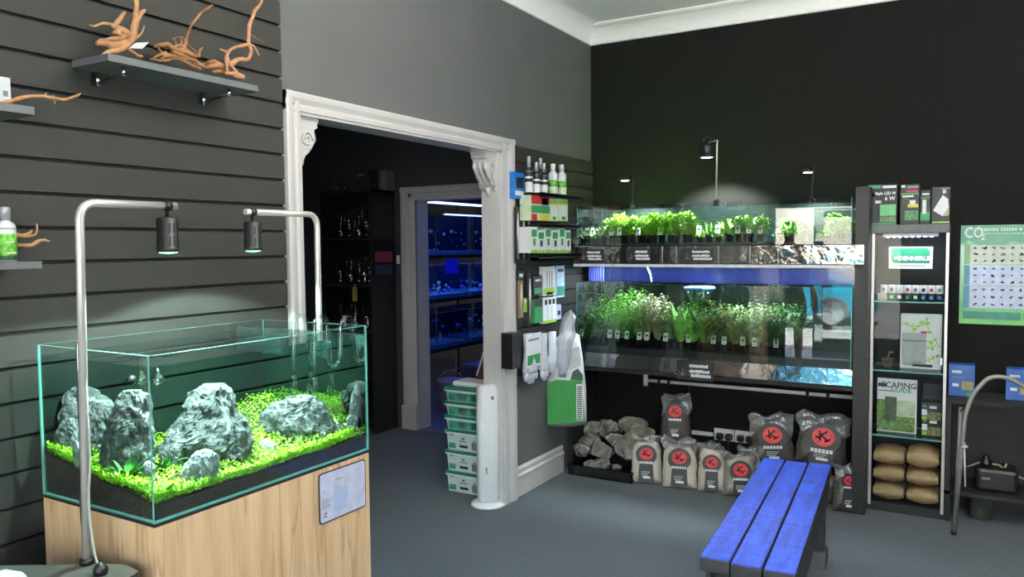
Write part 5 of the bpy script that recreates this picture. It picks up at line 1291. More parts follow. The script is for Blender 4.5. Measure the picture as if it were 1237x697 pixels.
pl_ = [(x0+w*.06,z0+h*.32)]+[(x0+w*.06,z0+h*.95)]+[(x0+w*(.84+.1*math.sin(a_)), z0+h*(.75+.2*math.cos(a_))) for a_ in [PI/2*i/6 for i in range(7)]]+[(x0+w*.94,z0+h*.25)]+[(x0+w*(.16-.1*math.sin(a_)), z0+h*(.45-.2*math.cos(a_))) for a_ in [PI/2*i/6 for i in range(7)]]
MB().prism(pl_, 1, -.2212, -.2202).build('logo_panel', pm('logo_green', (16,128,92), .4, var=.05), T_)
tx('DENNERLE', PAPER, .58, .47, .26, bold=.0012, lift=.0022)
pr('logo_mark', LIME, .12, .42, .26, .47, .0018); pr('logo_mark', PAPER, .12, .49, .26, .54, .0018); pr('print', GREYP, .1, .12, .85, .16)
tag(T_, kind='thing')
# row of little jars
for i in range(8):
    px = 1067+i*9.6; a0 = at(px, 361, 1, -.26); r_ = .0185
    P = Vector((at(px+.6, 360, 1, -.26).x, -.26, SZ[0])); T_ = thing('food_jar', f'small white lidded food jar, {ordn[i]} from the left on the top glass shelf', 'jar', P, 0, 'small jars on the top glass shelf')
    MB().lathe([(r_*.9,.002),(r_,.006),(r_,.042)], P, 20).build('body', [INK, DGREEN, INK, INK, DGREEN, INK, INK, INK][i], T_)
    MB().lathe([(r_*1.04,.042),(r_*1.06,.046),(r_*1.06,.084),(r_*.98,.088)], P, 20).build('lid', PAPER, T_)
    MB().box((P.x-.009,P.y-r_-.0022,.012+P.z),(P.x+.009,P.y-r_+.002,.03+P.z)).build('label_mark', [PAPER,LIME,PAPER,GREENP,PAPER,BLUEP,BLUEP,BLUEP][i], T_)
    MB().box((P.x-.008,P.y-r_*1.06-.0015,.054+P.z),(P.x+.008,P.y-r_+.002,.072+P.z)).build('lid_mark', [GREYP,GREYP,PALEG,REDP,GREYP,INK,REDP,GREENP][i], T_)
P = at(1066, 356, 1, -.30); cw_ = MB()
for k_ in range(5): cw_.tube([(P.x+.022*math.cos(a_)+.0,-.302+.0*k_+.012*math.sin(a_),SZ[0]+.006+.008*k_) for a_ in [2*PI*i/16 for i in range(17)]], .004, 6, cap=False)
tag(cw_.build('hose_coil', pm('cream_hose', (206,198,178), .4)), 'cream hose coil at the left end of the top glass shelf', 'hose')
# white picture carton, book, small packs
T_, pr, tx, B_ = xbox('product_carton', 'white carton with green leaf print and jar picture on the middle glass shelf', 'box', 1087, 380, 1138, 443, -.2, .08, PAPER, zfix=SZ[1]+.001)
x0,x1,z0,z1 = B_; w, h = x1-x0, z1-z0
lf = MB(); rl = random.Random(4)
for cx, cz, s_ in ((.12,.8,.16),(.3,.76,.2),(.5,.8,.22),(.62,.88,.2),(.7,.72,.18),(.8,.52,.2),(.74,.4,.16),(.9,.46,.14),(.86,.22,.16),(.7,.18,.14),(.95,.24,.12)):
    for q_ in range(5):
        an = rl.random()*2*PI; c_ = Vector((x0+w*cx,-.2008-.0001*q_,z0+h*cz)); d_ = Vector((math.cos(an),0,math.sin(an))); n2 = Vector((-d_.z,0,d_.x)); L_ = s_*w*.7
        lf.add([c_, c_+d_*L_*.5+n2*L_*.22, c_+d_*L_, c_+d_*L_*.5-n2*L_*.22], [(0,1,2,3)])
lf.v = [(min(max(x, x0), x1), y, min(max(z, z0), z1)) for x, y, z in lf.v]; lf.build('leaf_print', LIME, T_)
pr('jar_picture', pm('jar_grey', (168,176,172), .4, var=.1), .04, .06, .64, .66, .0016); pr('jar_rim', GREYP, .04, .5, .64, .53, .0022); pr('print', REDP, .5, .66, .64, .7, .0022)
tx('CO2', GREENP, .09, .05+.02, .08, bold=.0003, align='LEFT', lift=.003); pr('print', INK, .3, .04, .8, .09, .0024); pr('print', GREYP, .3, .11, .55, .13, .0024)
T_, pr, tx, B_ = xbox('guide_book', 'white guide book with a planted tank cover on the lower glass shelf', 'book', 1059, 461, 1108, 521, -.22, .012, PAPER, zfix=SZ[2]+.001)
pr('cover_picture', pm('cover_plants', (92,128,64), .45, var=.7, scale=70), .0, .02, .96, .5, .0012); pr('cover_picture', pm('cover_plants_dark', (70,84,62), .45, var=.5, scale=60), .2, .2, .5, .66, .0018); pr('cover_picture', pm('cover_mist', (186,200,168), .45, var=.25, scale=40), .5, .3, .96, .6, .0014); pr('cover_picture', pm('cover_plants', (92,128,64)), .0, .4, .25, .6, .0016)
pr('print', INK, .02, .84, .24, .91, .0016); tx('SCAPING', INK, .55, .88, .15, bold=.0006, sx=.95); tx('GUIDE', GREENP, .6, .79, .12, bold=.0005)
pr('print', GREYP, .04, .76, .4, .78, .0016)
T_, pr, tx, B_ = xbox('card_stand', 'black card stand behind the small picture packs on the lower glass shelf', 'stand', 1114, 467, 1138, 524, -.13, .02, INK, zfix=SZ[2]+.001)
for k_, (t_, b_, lab) in enumerate(((481,501,'upper dark picture pack beside the guide book'),(503,524,'lower dark picture pack beside the guide book'))):
    T_, pr, tx, B_ = xbox('picture_pack', lab, 'box', 1113, t_, 1138, b_, -.24, .09, INK, group='dark picture packs on the lower glass shelf', zfix=SZ[2]+.001+(.088 if k_ == 0 else 0))
    pr('picture', pm('pack_picture', (120,120,72), .45, var=.6, scale=60), .3, .06, 1, .5); pr('picture', PAPER, .02, .3, .28, .62); pr('picture', LIME, .02, .05, .28, .25); pr('print', PAPER, .4, .68, .75, .82); pr('print', GREYP, .05, .72, .25, .86)
P = at(1072, 436, 1, -.2); mb = MB()
dt = thing('dish_stack', 'stack of small brown dishes left of the white carton', 'dishes', (P.x,-.2,SZ[1]))
for k_ in range(4): MB().lathe([(.02,0),(.034,.012),(.038,.016),(.036,.017),(.02,.004)], (P.x+.004*(k_ % 2),-.2,SZ[1]+.001+.011*k_), 20).build('dish', pm('brown_dish', (120,98,84), .4), dt)
MB().tube([(P.x+.0,-.2,SZ[1]+.05),(P.x+.012,-.2,SZ[1]+.09),(P.x+.03,-.2,SZ[1]+.085)], .004, 6).build('handle', pm('pale_metal', (180,176,170), .3, metal=.5), dt)
# brown gravel bags
BRN = pm('brown_gravel_bag', (158,130,92), .3, var=.25, scale=120, bump=.4, bscale=50)
col_z = [.051,.155,.255]
for c_ in range(2):
    for k_ in range(3):
        x0 = CX0+.022+c_*.172; z0 = col_z[k_]; T_ = thing('gravel_sack', f'flat brown gravel bag, {["bottom","middle","top"][k_]} one of the {["left","right"][c_]} pile in the display case', 'bag', (x0+.08,-.2,z0), 0, 'brown gravel bags at the foot of the display case')
        mb = MB(); W_, H_ = .158, .098 if not (c_ == 1 and k_ == 2) else .12
        secs = []; N_ = 14
        for i in range(N_+1):
            u = i/N_; hh = H_*(.25+.75*math.sin(PI*min(1,max(0,u*.9+.05)))**.5); xx = x0+W_*u
            ring = []
            for j in range(16):
                a_ = 2*PI*j/16; cy, cz = math.cos(a_), math.sin(a_)
                ring.append((xx+.004*noise.noise(Vector((a_*2,u*5,k_+c_*4))), -.195+.115*math.copysign(abs(cy)**.6,cy), z0+H_/2+hh/2*math.copysign(abs(cz)**.7,cz)+.004*noise.noise(Vector((u*9,a_*3,k_)))))
            secs += ring
        mb.add(secs, [(i*16+j, i*16+(j+1)%16, (i+1)*16+(j+1)%16, (i+1)*16+j) for i in range(N_) for j in range(16)], 0, True)
        mb.add(secs[:16], [tuple(range(16))]); mb.add(secs[-16:], [tuple(range(16))])
        mb.v = [(x,y,max(z,z0)) for x,y,z in mb.v]; mb.build('sack', BRN, T_, fix=False)
        mb = MB(); 
        for s_ in (0, 1): mb.box((x0+(-.004 if s_ == 0 else W_-.006),-.27,z0+H_*.4),(x0+(.008 if s_ == 0 else W_+.006),-.12,z0+H_*.44))
        mb.build('seal_fold', BFILM, T_)
# cartons on top of the case
T_, pr, tx, B_ = xbox('lamp_carton', 'large dark lamp carton with wattage print on top of the display case', 'box', 1048, 222, 1084, 272, -.31, .12, INK, zfix=1.635)
pr('picture', pm('carton_green', (96,170,112), .4, var=.1), .42, .22, .97, .5); pr('picture', pm('carton_plants', (86,110,70), .45, var=.6, scale=70), .42, .06, .97, .2, .001); pr('print', GREENP, .02, .9, .45, .98); pr('print', PAPER, .5, .9, .97, .96); pr('print', GREENP, 0, 0, 1, .04)
tx('Style LED M', PAPER, .6, .77, .1, bold=.0006, sx=.9); tx('6 W', PAPER, .76, .64, .13, bold=.0008)
MB().lathe([(.001,0),(.013,.0)], (0,0,0), 14, M=Matrix.Translation((B_[0]+.022,-.3112,B_[2]+(B_[3]-B_[2])*.74))@Matrix.Rotation(PI/2,4,'X')).build('dot', pm('orange_print', (214,110,60), .5), T_)
mb = MB()
for k_ in range(5): mb.lathe([(.001,0),(.007,0)], (0,0,0), 12, M=Matrix.Translation((B_[0]+.014,-.3112,B_[2]+.04+.026*k_))@Matrix.Rotation(PI/2,4,'X'))
mb.build('dots', GREYP, T_); pr('picture', PAPER, .26, .53, .46, .6)
T_, pr, tx, B_ = xbox('lamp_carton', 'dark carton with sun mark and yellow lamp picture on the display case', 'box', 1087, 223, 1111, 272, -.31, .1, INK, zfix=1.635)
pr('picture', pm('carton_plants2', (70,120,74), .45, var=.5, scale=70), .25, .1, .95, .34); pr('print', PAPER, .05, .92, .25, .98); pr('print', GREYP, .35, .9, .95, .96); pr('print', REDP, .3, .8, .9, .85); pr('print', GREENP, 0, .74, .95, .78); pr('print', PAPER, .1, .68, .7, .72); pr('print', YEL, .4, .42, .95, .5, .002); pr('print', PAPER, .5, .5, .8, .6, .001)
st_ = MB(); cx, cz = B_[0]+(B_[1]-B_[0])*.3, B_[2]+(B_[3]-B_[2])*.6
for q_ in range(8): a_ = q_*PI/4; st_.tube([(cx+.008*math.cos(a_),-.3115,cz+.008*math.sin(a_)),(cx+.017*math.cos(a_),-.3115,cz+.017*math.sin(a_))], .0012, 4)
st_.build('sun_mark', LIME, T_)
T_, pr, tx, B_ = xbox('lamp_carton', 'narrow dark carton with a white tube picture on the display case', 'box', 1111.5, 231, 1124, 272, -.31, .1, INK, zfix=1.635)
pr('picture', PAPER, .2, .3, .6, .72); pr('picture', GREENP, 0, .1, 1, .36, .0006); pr('print', PAPER, .15, .86, .9, .91); pr('print', GREENP, .0, .76, 1, .8)
T_, pr, tx, B_ = xbox('lamp_carton', 'dark carton with a white tilted panel picture at the right of the case top', 'box', 1125, 227, 1148, 272, -.31, .1, INK, zfix=1.635)
x0,x1,z0,z1 = B_; w, h = x1-x0, z1-z0
MB().prism([(x0+w*.08,z0+h*.36),(x0+w*.62,z0+h*.2),(x0+w*.95,z0+h*.3),(x0+w*.9,z0+h*.66),(x0+w*.6,z0+h*.78)], 1, -.3112, -.3102).build('picture', PAPER, T_)
MB().prism([(x0+w*.6,z0+h*.2),(x0+w*.95,z0+h*.22),(x0+w*.96,z0+h*.5),(x0+w*.8,z0+h*.36)], 1, -.312, -.3113).build('picture', pm('tan_print', (170,160,130), .5), T_)
pr('print', LIME, .05, .02, 1, .06); pr('print', PAPER, .6, .82, .66, .92); pr('print', PAPER, .7, .82, .76, .92); pr('print', GREYP, .5, .94, .95, .97)
# ------------------------------------------------------------------ poster
PX0, PX1, PZ0, PZ1 = 2.322, 3.12, 1.064, 1.628
ps = thing('plant_poster', 'green aquarium plant chart poster with a grid of small plants on the black wall', 'poster', ((PX0+PX1)/2,0,PZ0))
def poster_bg():
    m, t, o = nt('poster_print'); N = t.nodes; L = t.links; b = N.new('ShaderNodeBsdfPrincipled'); b.inputs['Roughness'].default_value = .35; L.new(b.outputs[0], o.inputs[0])
    tc = N.new('ShaderNodeTexCoord'); sp = N.new('ShaderNodeSeparateXYZ'); L.new(tc.outputs['Generated'], sp.inputs[0])
    nz = N.new('ShaderNodeTexNoise'); nz.inputs['Scale'].default_value = 7; nz.inputs['Detail'].default_value = 5; L.new(tc.outputs['Generated'], nz.inputs['Vector'])
    ad = N.new('ShaderNodeMath'); ad.operation = 'MULTIPLY_ADD'; L.new(nz.outputs[0], ad.inputs[0]); ad.inputs[1].default_value = .35; L.new(sp.outputs['Z'], ad.inputs[2])
    r = N.new('ShaderNodeValToRGB'); E = r.color_ramp.elements; E[0].position = .15; E[0].color = rgb(96,178,72); E[1].position = 1.2; E[1].color = rgb(46,132,96)
    for p_, c_ in ((.32,(70,160,96)),(.6,(150,196,150)),(.95,(176,206,190)),(1.05,(70,140,108))):
        e_ = E.new(min(p_,1)); e_.color = rgb(*c_)
    L.new(ad.outputs[0], r.inputs[0]); L.new(r.outputs[0], b.inputs['Base Color']); return m
MB().box((PX0,-.004,PZ0),(PX1,-.001,PZ1)).build('sheet', poster_bg(), ps)
def pq(nm, m_, u0, v0, u1, v1, y=-.0048): return MB().box((PX0+u0,y,PZ1-v1),(PX0+u1,y+.0008,PZ1-v0)).build(nm, m_, ps)
gx0 = .05; cwid = .0445; gridw = PX1-PX0-.08
pq('chart_panel', pm('chart_cream', (206,214,196), .45), gx0, .112, gx0+gridw, .222)
pq('chart_panel', pm('chart_lilac', (206,214,238), .45), gx0, .228, gx0+gridw, .340)
pq('chart_panel', pm('chart_lilac', (206,214,238), .45), gx0, .344, gx0+gridw, .472)
for a_, b_ in ((.228,.34),(.344,.472)): pq('side_tab', pm('tab_blue', (48,120,140), .4), .02, a_, .048, b_)
pq('side_tab', pm('tab_olive', (110,150,110), .4), .02, .112, .048, .222)
pq('foot_banner', pm('banner_teal', (22,112,92), .4), .02, .492, .30, .535); pq('foot_banner', pm('banner_green', (40,140,84), .4), .31, .492, gridw, .535)
M_ = Matrix.Translation((PX0+.018,-.0052,PZ1-.045))@Matrix.Rotation(PI/2,4,'X')
text('CO', .085, M_, PAPER, ps, bold=.0022, align='LEFT', sx=.72)
text('2', .045, Matrix.Translation((PX0+.098,-.0052,PZ1-.07))@Matrix.Rotation(PI/2,4,'X'), PAPER, ps, bold=.0014, align='LEFT')
hd = MB(); u = .1; rr = random.Random(5)
while u < .72:
    w_ = rr.uniform(.008,.013); hd.box((PX0+u,-.0052,PZ1-.034),(PX0+u+w_,-.0044,PZ1-.019)); u += w_+.003+(.008 if rr.random() < .14 else 0)
u = .11
while u < .66:
    w_ = rr.uniform(.02,.05); hd.box((PX0+u,-.0052,PZ1-.05),(PX0+u+w_,-.0044,PZ1-.0465)); u += w_+.006
hd.build('heading', pm('heading_pale', (206,222,206), .5), ps)
icm = [pm('icon_green', (60,104,62), .5, var=.3), pm('icon_dark', (46,62,54), .5), pm('icon_mauve', (110,64,110), .5), pm('icon_grey', (124,146,128), .5)]
ic = MB()
for row in range(9):
    v = (.13+.036*row) if row < 3 else (.248+.037*(row-3) if row < 6 else .366+.042*(row-6))
    for cl2 in range(16):
        if gx0+.028+cwid*cl2 > gridw: break
        cx, cz = PX0+gx0+.025+cwid*cl2, PZ1-v; mi = 2 if (row, cl2) in ((3,3),(4,3),(6,3),(4,0)) else (1 if rr.random() < .35 else (0 if rr.random() < .6 else 3)); rad = rr.uniform(.009,.016)
        for q_ in range(5):
            a_ = rr.random()*2*PI; d_ = Vector((math.cos(a_),0,math.sin(a_)*.8)); n2 = Vector((-d_.z,0,d_.x)); p = Vector((cx,-.0052,cz))-d_*rad*.2
            ic.add([p, p+d_*rad*.6+n2*rad*.35, p+d_*rad*1.2, p+d_*rad*.6-n2*rad*.35], [(0,1,2,3)], mi)
ic.build('plant_pattern', icm, ps, fix=False)
# ------------------------------------------------------------------ dark shelf unit below the poster
un = thing('shelf_unit', 'black open shelf unit below the poster', 'shelf unit', (2.75,-.18,0))
MB().box((2.275,-.34,.655),(3.3,-.01,.675)).build('top_board', BLACKM, un)
MB().box((2.275,-.34,.15),(3.3,-.01,.17)).build('shelf', BLACKM, un)
MB().box((2.275,-.34,.0),(2.3,-.01,.655)).build('side_panel', BLACKM, un)
MB().box((3.275,-.34,.0),(3.3,-.01,.655)).build('side_panel', BLACKM, un)
MB().box((2.3,-.02,.0),(3.275,-.01,.655)).build('back_panel', pm('unit_back', (20,20,21), .6), un)
for l, r_, lab in ((1145.5,1178,'blue picture carton on the black shelf unit beside the display case'),(1215,1250,'blue picture carton at the right picture edge on the black shelf unit')):
    T_, pr, tx, B_ = xbox('blue_carton', lab, 'box', l, 444, r_, 479, -.2, .1, pm('carton_blue', (34,84,160), .4, var=.2, scale=20), zfix=.676)
    pr('print', PAPER, .12, .74, .5, .82); pr('print', GREYP, .12, .58, .6, .62); pr('picture', pm('gold_print', (150,140,90), .45), .5, .2, .95, .48); pr('picture', PAPER, .15, .3, .4, .4); pr('print', GREENP, .7, .0, 1, .12)
# things on the lower shelf
hs = MB().tube([at(1168,564,1,-.2),at(1185,558,1,-.2),at(1208,562,1,-.2),at(1213,570,1,-.2),at(1210,582,1,-.2),at(1217,588,1,-.2)], .006, 8).tube([at(1216,560,1,-.2),at(1210,574,1,-.2),at(1216,586,1,-.2)], .006, 8).tube([at(1214,580,1,-.2),at(1226,574,1,-.2),at(1240,580,1,-.2)], .006, 8).build('hose', pm('beige_hose', (150,142,122), .5)); tag(hs, 'beige looped hose lying on the low shelf of the black unit', 'hose')
pump = thing('pump_box', 'dark filter pump on the low shelf under the beige hose', 'pump', (2.5,-.2,.171))
MB().box((2.42,-.27,.171),(2.62,-.1,.30), bev=.02).build('casing', BLACK, pump); MB().lathe([(.03,0),(.03,.03),(.015,.035),(.015,.06)], (2.47,-.2,.30), 16).build('outlet', BLACK, pump); MB().box((2.45,-.2745,.24),(2.49,-.2695,.252)).build('badge', GREYP, pump)
P = at(1184, 618, 1, -.2)
gj = thing('glass_tub', 'dusty clear tub standing under the low shelf of the black unit', 'tub', (P.x,-.2,0))
MB().lathe([(.05,.003),(.056,.012),(.06,.125),(.063,.128),(.06,.131)], (P.x,-.2,0), 24).build('tub', thin('dusty_glass', (.6,.62,.58), .12, .6, dif=(120,120,108,.3)), gj)
# curved grey tube stand
ca = thing('tube_stand', 'bent grey tube stand arching up from the floor before the black unit', 'stand', (2.33,-.54,0))
A0 = at(1152,645,2,0); A0 = Vector((2.325,-.54,0)); T1 = at(1166,500,1,-.50); T2 = at(1176,474,1,-.49); T3 = at(1195,455,1,-.48); T4 = at(1215,455,1,-.48); T5 = at(1237,466,1,-.48); T6 = T5+Vector((.06,-.0,-.06)); T7 = T6+Vector((.05,-.02,-.15)); T8 = Vector((T7.x+.05,-.54,0))
pts = bend([A0, T1, T2, T3, T4, T5, T6, T7, T8], .05, 5)
MB().tube(pts, .0115, 14).build('arch', pm('grey_tube', (128,128,124), .45, metal=.2), ca)
B0 = at(1161,492,1,-.36); MB().tube([B0, Vector((2.33,-.36,0))], .011, 12).build('rear_leg', pm('grey_tube', (128,128,124)), ca)
MB().tube([B0-Vector((0,0,.02)), at(1169,490,1,-.5)], .007, 8).build('link', BLACK, ca)
q0 = at(1165,540,1,-.515); q1 = at(1166,588,1,-.525)
v_ = MB().tube([q0, q1], .004, 8).build('pull_rod', pm('pale_rod', (200,200,196), .4), ca)
MB().tube([q0+Vector((-.012,0,.0)), q0+Vector((.016,0,.004))], .008, 8).tube([q0, q0+Vector((0,0,.025))], .005, 8).build('valve', pm('pale_rod', (200,200,196)), ca)
MB().tube([A0, A0+Vector((0,0,.02))], .014, 12).build('foot_cap', BLACK, ca)
# ------------------------------------------------------------------ room behind the doorway
su_ = thing('display_shelf', 'tall black display shelf of glassware in the dark room behind the doorway', 'shelf unit', (-2.1,-.16,0))
SX0, SX1 = -2.36, -1.80
for x in (SX0, SX1-.02): MB().box((x,-.31,0),(x+.02,-.012,2.0)).build('side_panel', BLACKM, su_)
MB().box((SX0+.02,-.02,0),(SX1-.02,-.012,2.0)).build('back_panel', BLACKM, su_)
MB().box((SX0,-.315,1.975),(SX1,-.012,2.0)).build('top_board', BLACKM, su_)
shz = [.1,.45,.84,1.225,1.61]
for z in shz: MB().box((SX0+.02,-.31,z-.02),(SX1-.02,-.02,z)).build('shelf', BLACKM, su_)
GW = thin('glassware', (.8,.83,.83), .22, .9, rough=.02)
CAPM = CHROME
def flask(x, y, z, h, lab, kind):
    T_ = thing('glass_diffuser', lab, 'glassware', (x,y,z), 0, 'glassware on the black display shelf')
    if kind == 0: pr_ = [(.03,0),(.042,.02),(.042,.06),(.02,.1),(.012,.12),(.012,h-.01),(.018,h)]
    elif kind == 1: pr_ = [(.025,0),(.025,h*.6),(.022,h*.62),(.008,h*.7),(.008,h)]
    else: pr_ = [(.035,0),(.038,.01),(.038,h*.55),(.036,h*.56)]
    MB().lathe(pr_, (x,y,z+.001), 20).build('vessel', GW, T_)
    MB().lathe([(.02,0),(.02,.03),(.012,.034)], (x,y,z+.004), 14).build('metal_base', CAPM, T_)
    MB().tube([(x-.03,y-.02,z+.002),(x-.03,y-.02,z+h*.9),(x-.02,y-.02,z+h)], .004, 8).build('side_tube', GW, T_)
rg = random.Random(8)
rows_ = {1.61:('top', [(-2.22,0),(-2.13,1),(-2.02,0),(-1.94,1)]), 1.225:('second', [(-2.24,1),(-2.12,0),(-2.03,1),(-1.97,2),(-1.92,1)]), .84:('third', [(-2.2,2),(-2.08,0),(-1.95,2)])}
for z, (nm, lst) in rows_.items():
    for i, (x, kd) in enumerate(lst):
        flask(x, -.2, z, rg.uniform(.17,.26), f'clear glass diffuser, {ordn[i]} from the left on the {nm} shelf of the black display shelf', kd)
P = at(432, 365, 1, -.29)
tg = thing('paper_tag', 'yellow hang tag below the second shelf of glassware', 'tag', (P.x,-.318,1.0)); MB().box((P.x-.03,-.318,1.09),(P.x+.02,-.3155,1.205)).build('card', pm('tag_yellow', (160,140,80), .5), tg); MB().tube([(P.x,-.3165,1.2),(P.x,-.3165,1.23)], .002, 5).build('string', PAPER, tg)
T_ = thing('carton', 'dark carton with pale print on top of the black display shelf', 'box', (-2.07,-.2,2.0)); a0 = at(429,226,1,-.3); a1 = at(446,226,1,-.3)
MB().box((a0.x,-.3,2.001),(a1.x,-.18,2.16), bev=.002).build('body', pm('dark_carton', (40,42,42), .6), T_); MB().box((a0.x+.02,-.3012,2.11),(a1.x-.05,-.3,2.125)).build('print', GREYP, T_); MB().box((a0.x+.02,-.3012,2.085),(a1.x-.09,-.3,2.092)).build('print', GREYP, T_)
T_ = thing('carton', 'grey carton at the right end of the black display shelf top', 'box', (-1.93,-.2,2.0)); g0 = at(456,226,1,-.14); b1 = at(474,226,1,-.14)
MB().box((min(g0.x,SX1-.1),-.14,2.001),(min(b1.x,SX1+.02),-.02,2.165), bev=.002).build('body', pm('grey_carton', (104,106,106), .6), T_); MB().box((min(g0.x,SX1-.1)+.02,-.1412,2.09),(min(g0.x,SX1-.1)+.05,-.14,2.11)).build('print', INK, T_)
T_ = thing('ornament', 'dark jagged ornament on the left of the black display shelf top', 'ornament', (-2.28,-.2,2.0))
mb = rock_mesh([(0,0,.05),(.05,.0,.045),(.09,-.02,.02),(.11,-.02,.01)], 50, .8, .4, 20, 24, 0); mb.v = [(x-2.26,y-.2,z+2.001) for x,y,z in mb.v]; mb.build('stone', pm('dark_ornament', (58,60,72), .4), T_, fix=False)
MB().lathe([(.02,0),(.022,.05),(.01,.06)], (-2.17,-.2,2.001), 16).build('jar', GW, T_)
tp = MB().box((-2.375,-.3,1.62),(-2.363,-.1,1.98)).build('teal_side_panel', pm('teal_panel', (40,130,124), .3), su_)
for nm, zz, lab, m_ in (('pink_sign', 1.41, 'dim pink sign on the side of the black display shelf', pm('pink_sign', (150,50,84), .5)), ('blue_sign', 1.3, 'dim blue sign below the pink one on the side of the black display shelf', pm('blue_sign', (50,60,92), .5))):
    o = MB().box((SX1+.0005,-.27,zz),(SX1+.003,-.05,zz+.085)).build(nm, m_); tag(o, lab, 'sign')
lsw = MB().box((-1.79,-.006,1.39),(-1.76,0,1.46), bev=.002).build('light_switch', PAPER); tag(lsw, 'small white light switch beside the second doorway', 'switch')
# ------------------------------------------------------------------ fish room with blue lit aquariums
GX = -2.2
LEDB = glow('blue_led', (150,176,255), 3.5); DARKB = pm('rack_black', (22,23,28), .5)
fr_ = thing('aquarium_rack', 'black rack of blue lit aquariums in the far fish room', 'rack', (GX-.25,2.0,0))
for y in (.95, 2.2, 3.2):
    for x in (GX-.5, GX-.02): MB().box((x-.02,y-.02,0),(x+.02,y+.02,2.1)).build('post', DARKB, fr_)
for z in (.5, 1.0, 1.44, 2.05): MB().box((GX-.52,.93,z-.03),(GX,3.25,z)).build('shelf', DARKB, fr_)
BW = thin('fish_glass', (.8,.86,.95), .08, .8)
SANDB = pm('blue_gravel', (90,150,190), .6, var=.8, scale=60, bump=.5); GLINTS = [pm('glint_cyan', (120,220,225), .5, var=.3), pm('glint_white', (200,210,230), .5), pm('glint_blue', (60,90,210), .5)]
rc = random.Random(9); kk = 0
for zi, (z0, h, nm) in enumerate(((1.445,.42,'top'),(1.005,.34,'middle'),(.505,.36,'bottom'))):
    for yi, (y0, y1) in enumerate(((.98,1.72),(1.76,2.45),(2.5,3.2))):
        T_ = thing('fish_tank', f'blue lit fish tank on the {nm} tier of the far rack, {["nearest","middle","farthest"][yi]} along it', 'aquarium', (GX-.25,(y0+y1)/2,z0), 0, 'fish tanks on the far rack')
        pane(MB(), (GX-.012,y0,z0),(GX-.006,y1,z0+h), 0).build('front_pane', [BW, GEDGE], T_); pane(MB(), (GX-.45,y0,z0),(GX-.012,y0+.006,z0+h), 1).build('end_pane', [BW, GEDGE], T_); pane(MB(), (GX-.45,y1-.006,z0),(GX-.012,y1,z0+h), 1).build('end_pane', [BW, GEDGE], T_)
        MB().box((GX-.46,y0,z0),(GX-.45,y1,z0+h)).build('back_pane', pm('deep_blue_back', (12,18,70), .4), T_)
        MB().box((GX-.449,y0+.007,z0),(GX-.014,y1-.007,z0+.04)).build('gravel', SANDB, T_)
        mb = MB()
        for q_ in range(26 if zi else 18):
            px_ = GX-.03-.3*rc.random(); py2 = y0+.04+(y1-y0-.08)*rc.random(); r_ = rc.uniform(.008,.024)
            zc = z0+.04+(rc.random()*.1 if zi == 1 else rc.random()*.22)
            mb.lathe([(.001,-r_),(r_*.8,-r_*.5),(r_,0),(r_*.7,r_*.6),(.001,r_)], (px_,py2,zc), 7, rc.randrange(3))
        mb.build('coral_glints', GLINTS, T_)  # bright balls carry the glints on coral and gravel in their colour
T_ = thing('led_strip', 'long bright blue LED strip over the top tier of the fish room rack', 'light strip', (GX+.0,2,1.96)); MB().box((GX-.005,1.0,1.955),(GX+.02,3.2,1.975)).build('tube', glow('blue_led_bright', (150,180,255), 5), T_); MB().box((GX-.01,.99,1.975),(GX+.025,3.22,1.99)).build('housing', DARKB, T_)
T_ = thing('led_strip', 'second blue LED strip lower on the fish room rack', 'light strip', (GX+.0,2,1.85)); MB().box((GX-.003,1.29,1.847),(GX+.012,3.2,1.86)).build('tube', glow('blue_led', (150,176,255), 3.5), T_); MB().box((GX-.004,1.28,1.86),(GX+.014,3.2,1.868)).build('housing', DARKB, T_)
pm_ = MB().box((GX+.001,1.29,1.252),(GX+.012,1.49,1.402)).build('blue_tank_back', glow('blue_back_glow', (20,30,255), .3)); tag(pm_, 'blue lit tank back drawn as a glowing panel on the fish room rack', 'tank_back')  # lit tank back, its glow put into an emissive sheet
T_ = thing('bucket', 'round pale bucket on the floor of the fish room', 'bucket', (-1.75,.75,0)); MB().lathe([(.1,0),(.125,.26),(.13,.262),(.13,.272),(.12,.272)], (-1.85,.85,0), 24).build('tub', pm('bucket_grey', (150,150,170), .5), T_); MB().tube([(-1.85+.13*math.cos(a_),.85+.02,.26+.09*math.sin(a_)) for a_ in [PI*i/10 for i in range(11)]], .004, 6).build('handle', CHROME, T_)
T_ = thing('equipment_box', 'purple lit equipment box on the fish room floor', 'box', (-2.0,1.5,0)); MB().box((-2.05,1.3,0),(-1.8,1.7,.32), bev=.01).build('body', pm('equip_grey', (90,84,110), .5), T_); MB().box((-2.03,1.32,.32),(-1.82,1.68,.34), bev=.004).build('lid', pm('equip_lid', (120,112,150), .5), T_)
# ------------------------------------------------------------------ shop front behind the camera, seen in reflections
GREYF = pm('grey_door_paint', (132,128,120), .5)
YF2 = YF-.12
fw_ = MB().box((-.1,YF2,0),(.1,YF,ZC)).box((.1,YF2,2.0),(2.0,YF,ZC)).box((1.75,YF2,0),(2.2,YF,2.0)).box((2.0,YF2,2.6),(XR+.1,YF,ZC)).box((2.0,YF2,2.0),(2.2,YF,2.6)).box((2.2,YF2,0),(XR+.1,YF,.5)).box((4.2,YF2,.5),(XR+.1,YF,2.6))
struct('wall_front', fw_, WALLB)
struct('ground_pavement', MB().box((-30,-9.2,-.14),(30,YF2,-.03)), pm('paving', (190,186,178), .9, scale=2, var=.12))
struct('road', MB().box((-30,-40,-.2),(30,-9.2,-.1)), pm('tarmac', (150,148,146), .9, scale=3, var=.12))
dl = thing('door_3', 'half open street door of grey painted wood with a glass pane', 'door', (.75,YF2,0)); tag(dl, kind='structure')
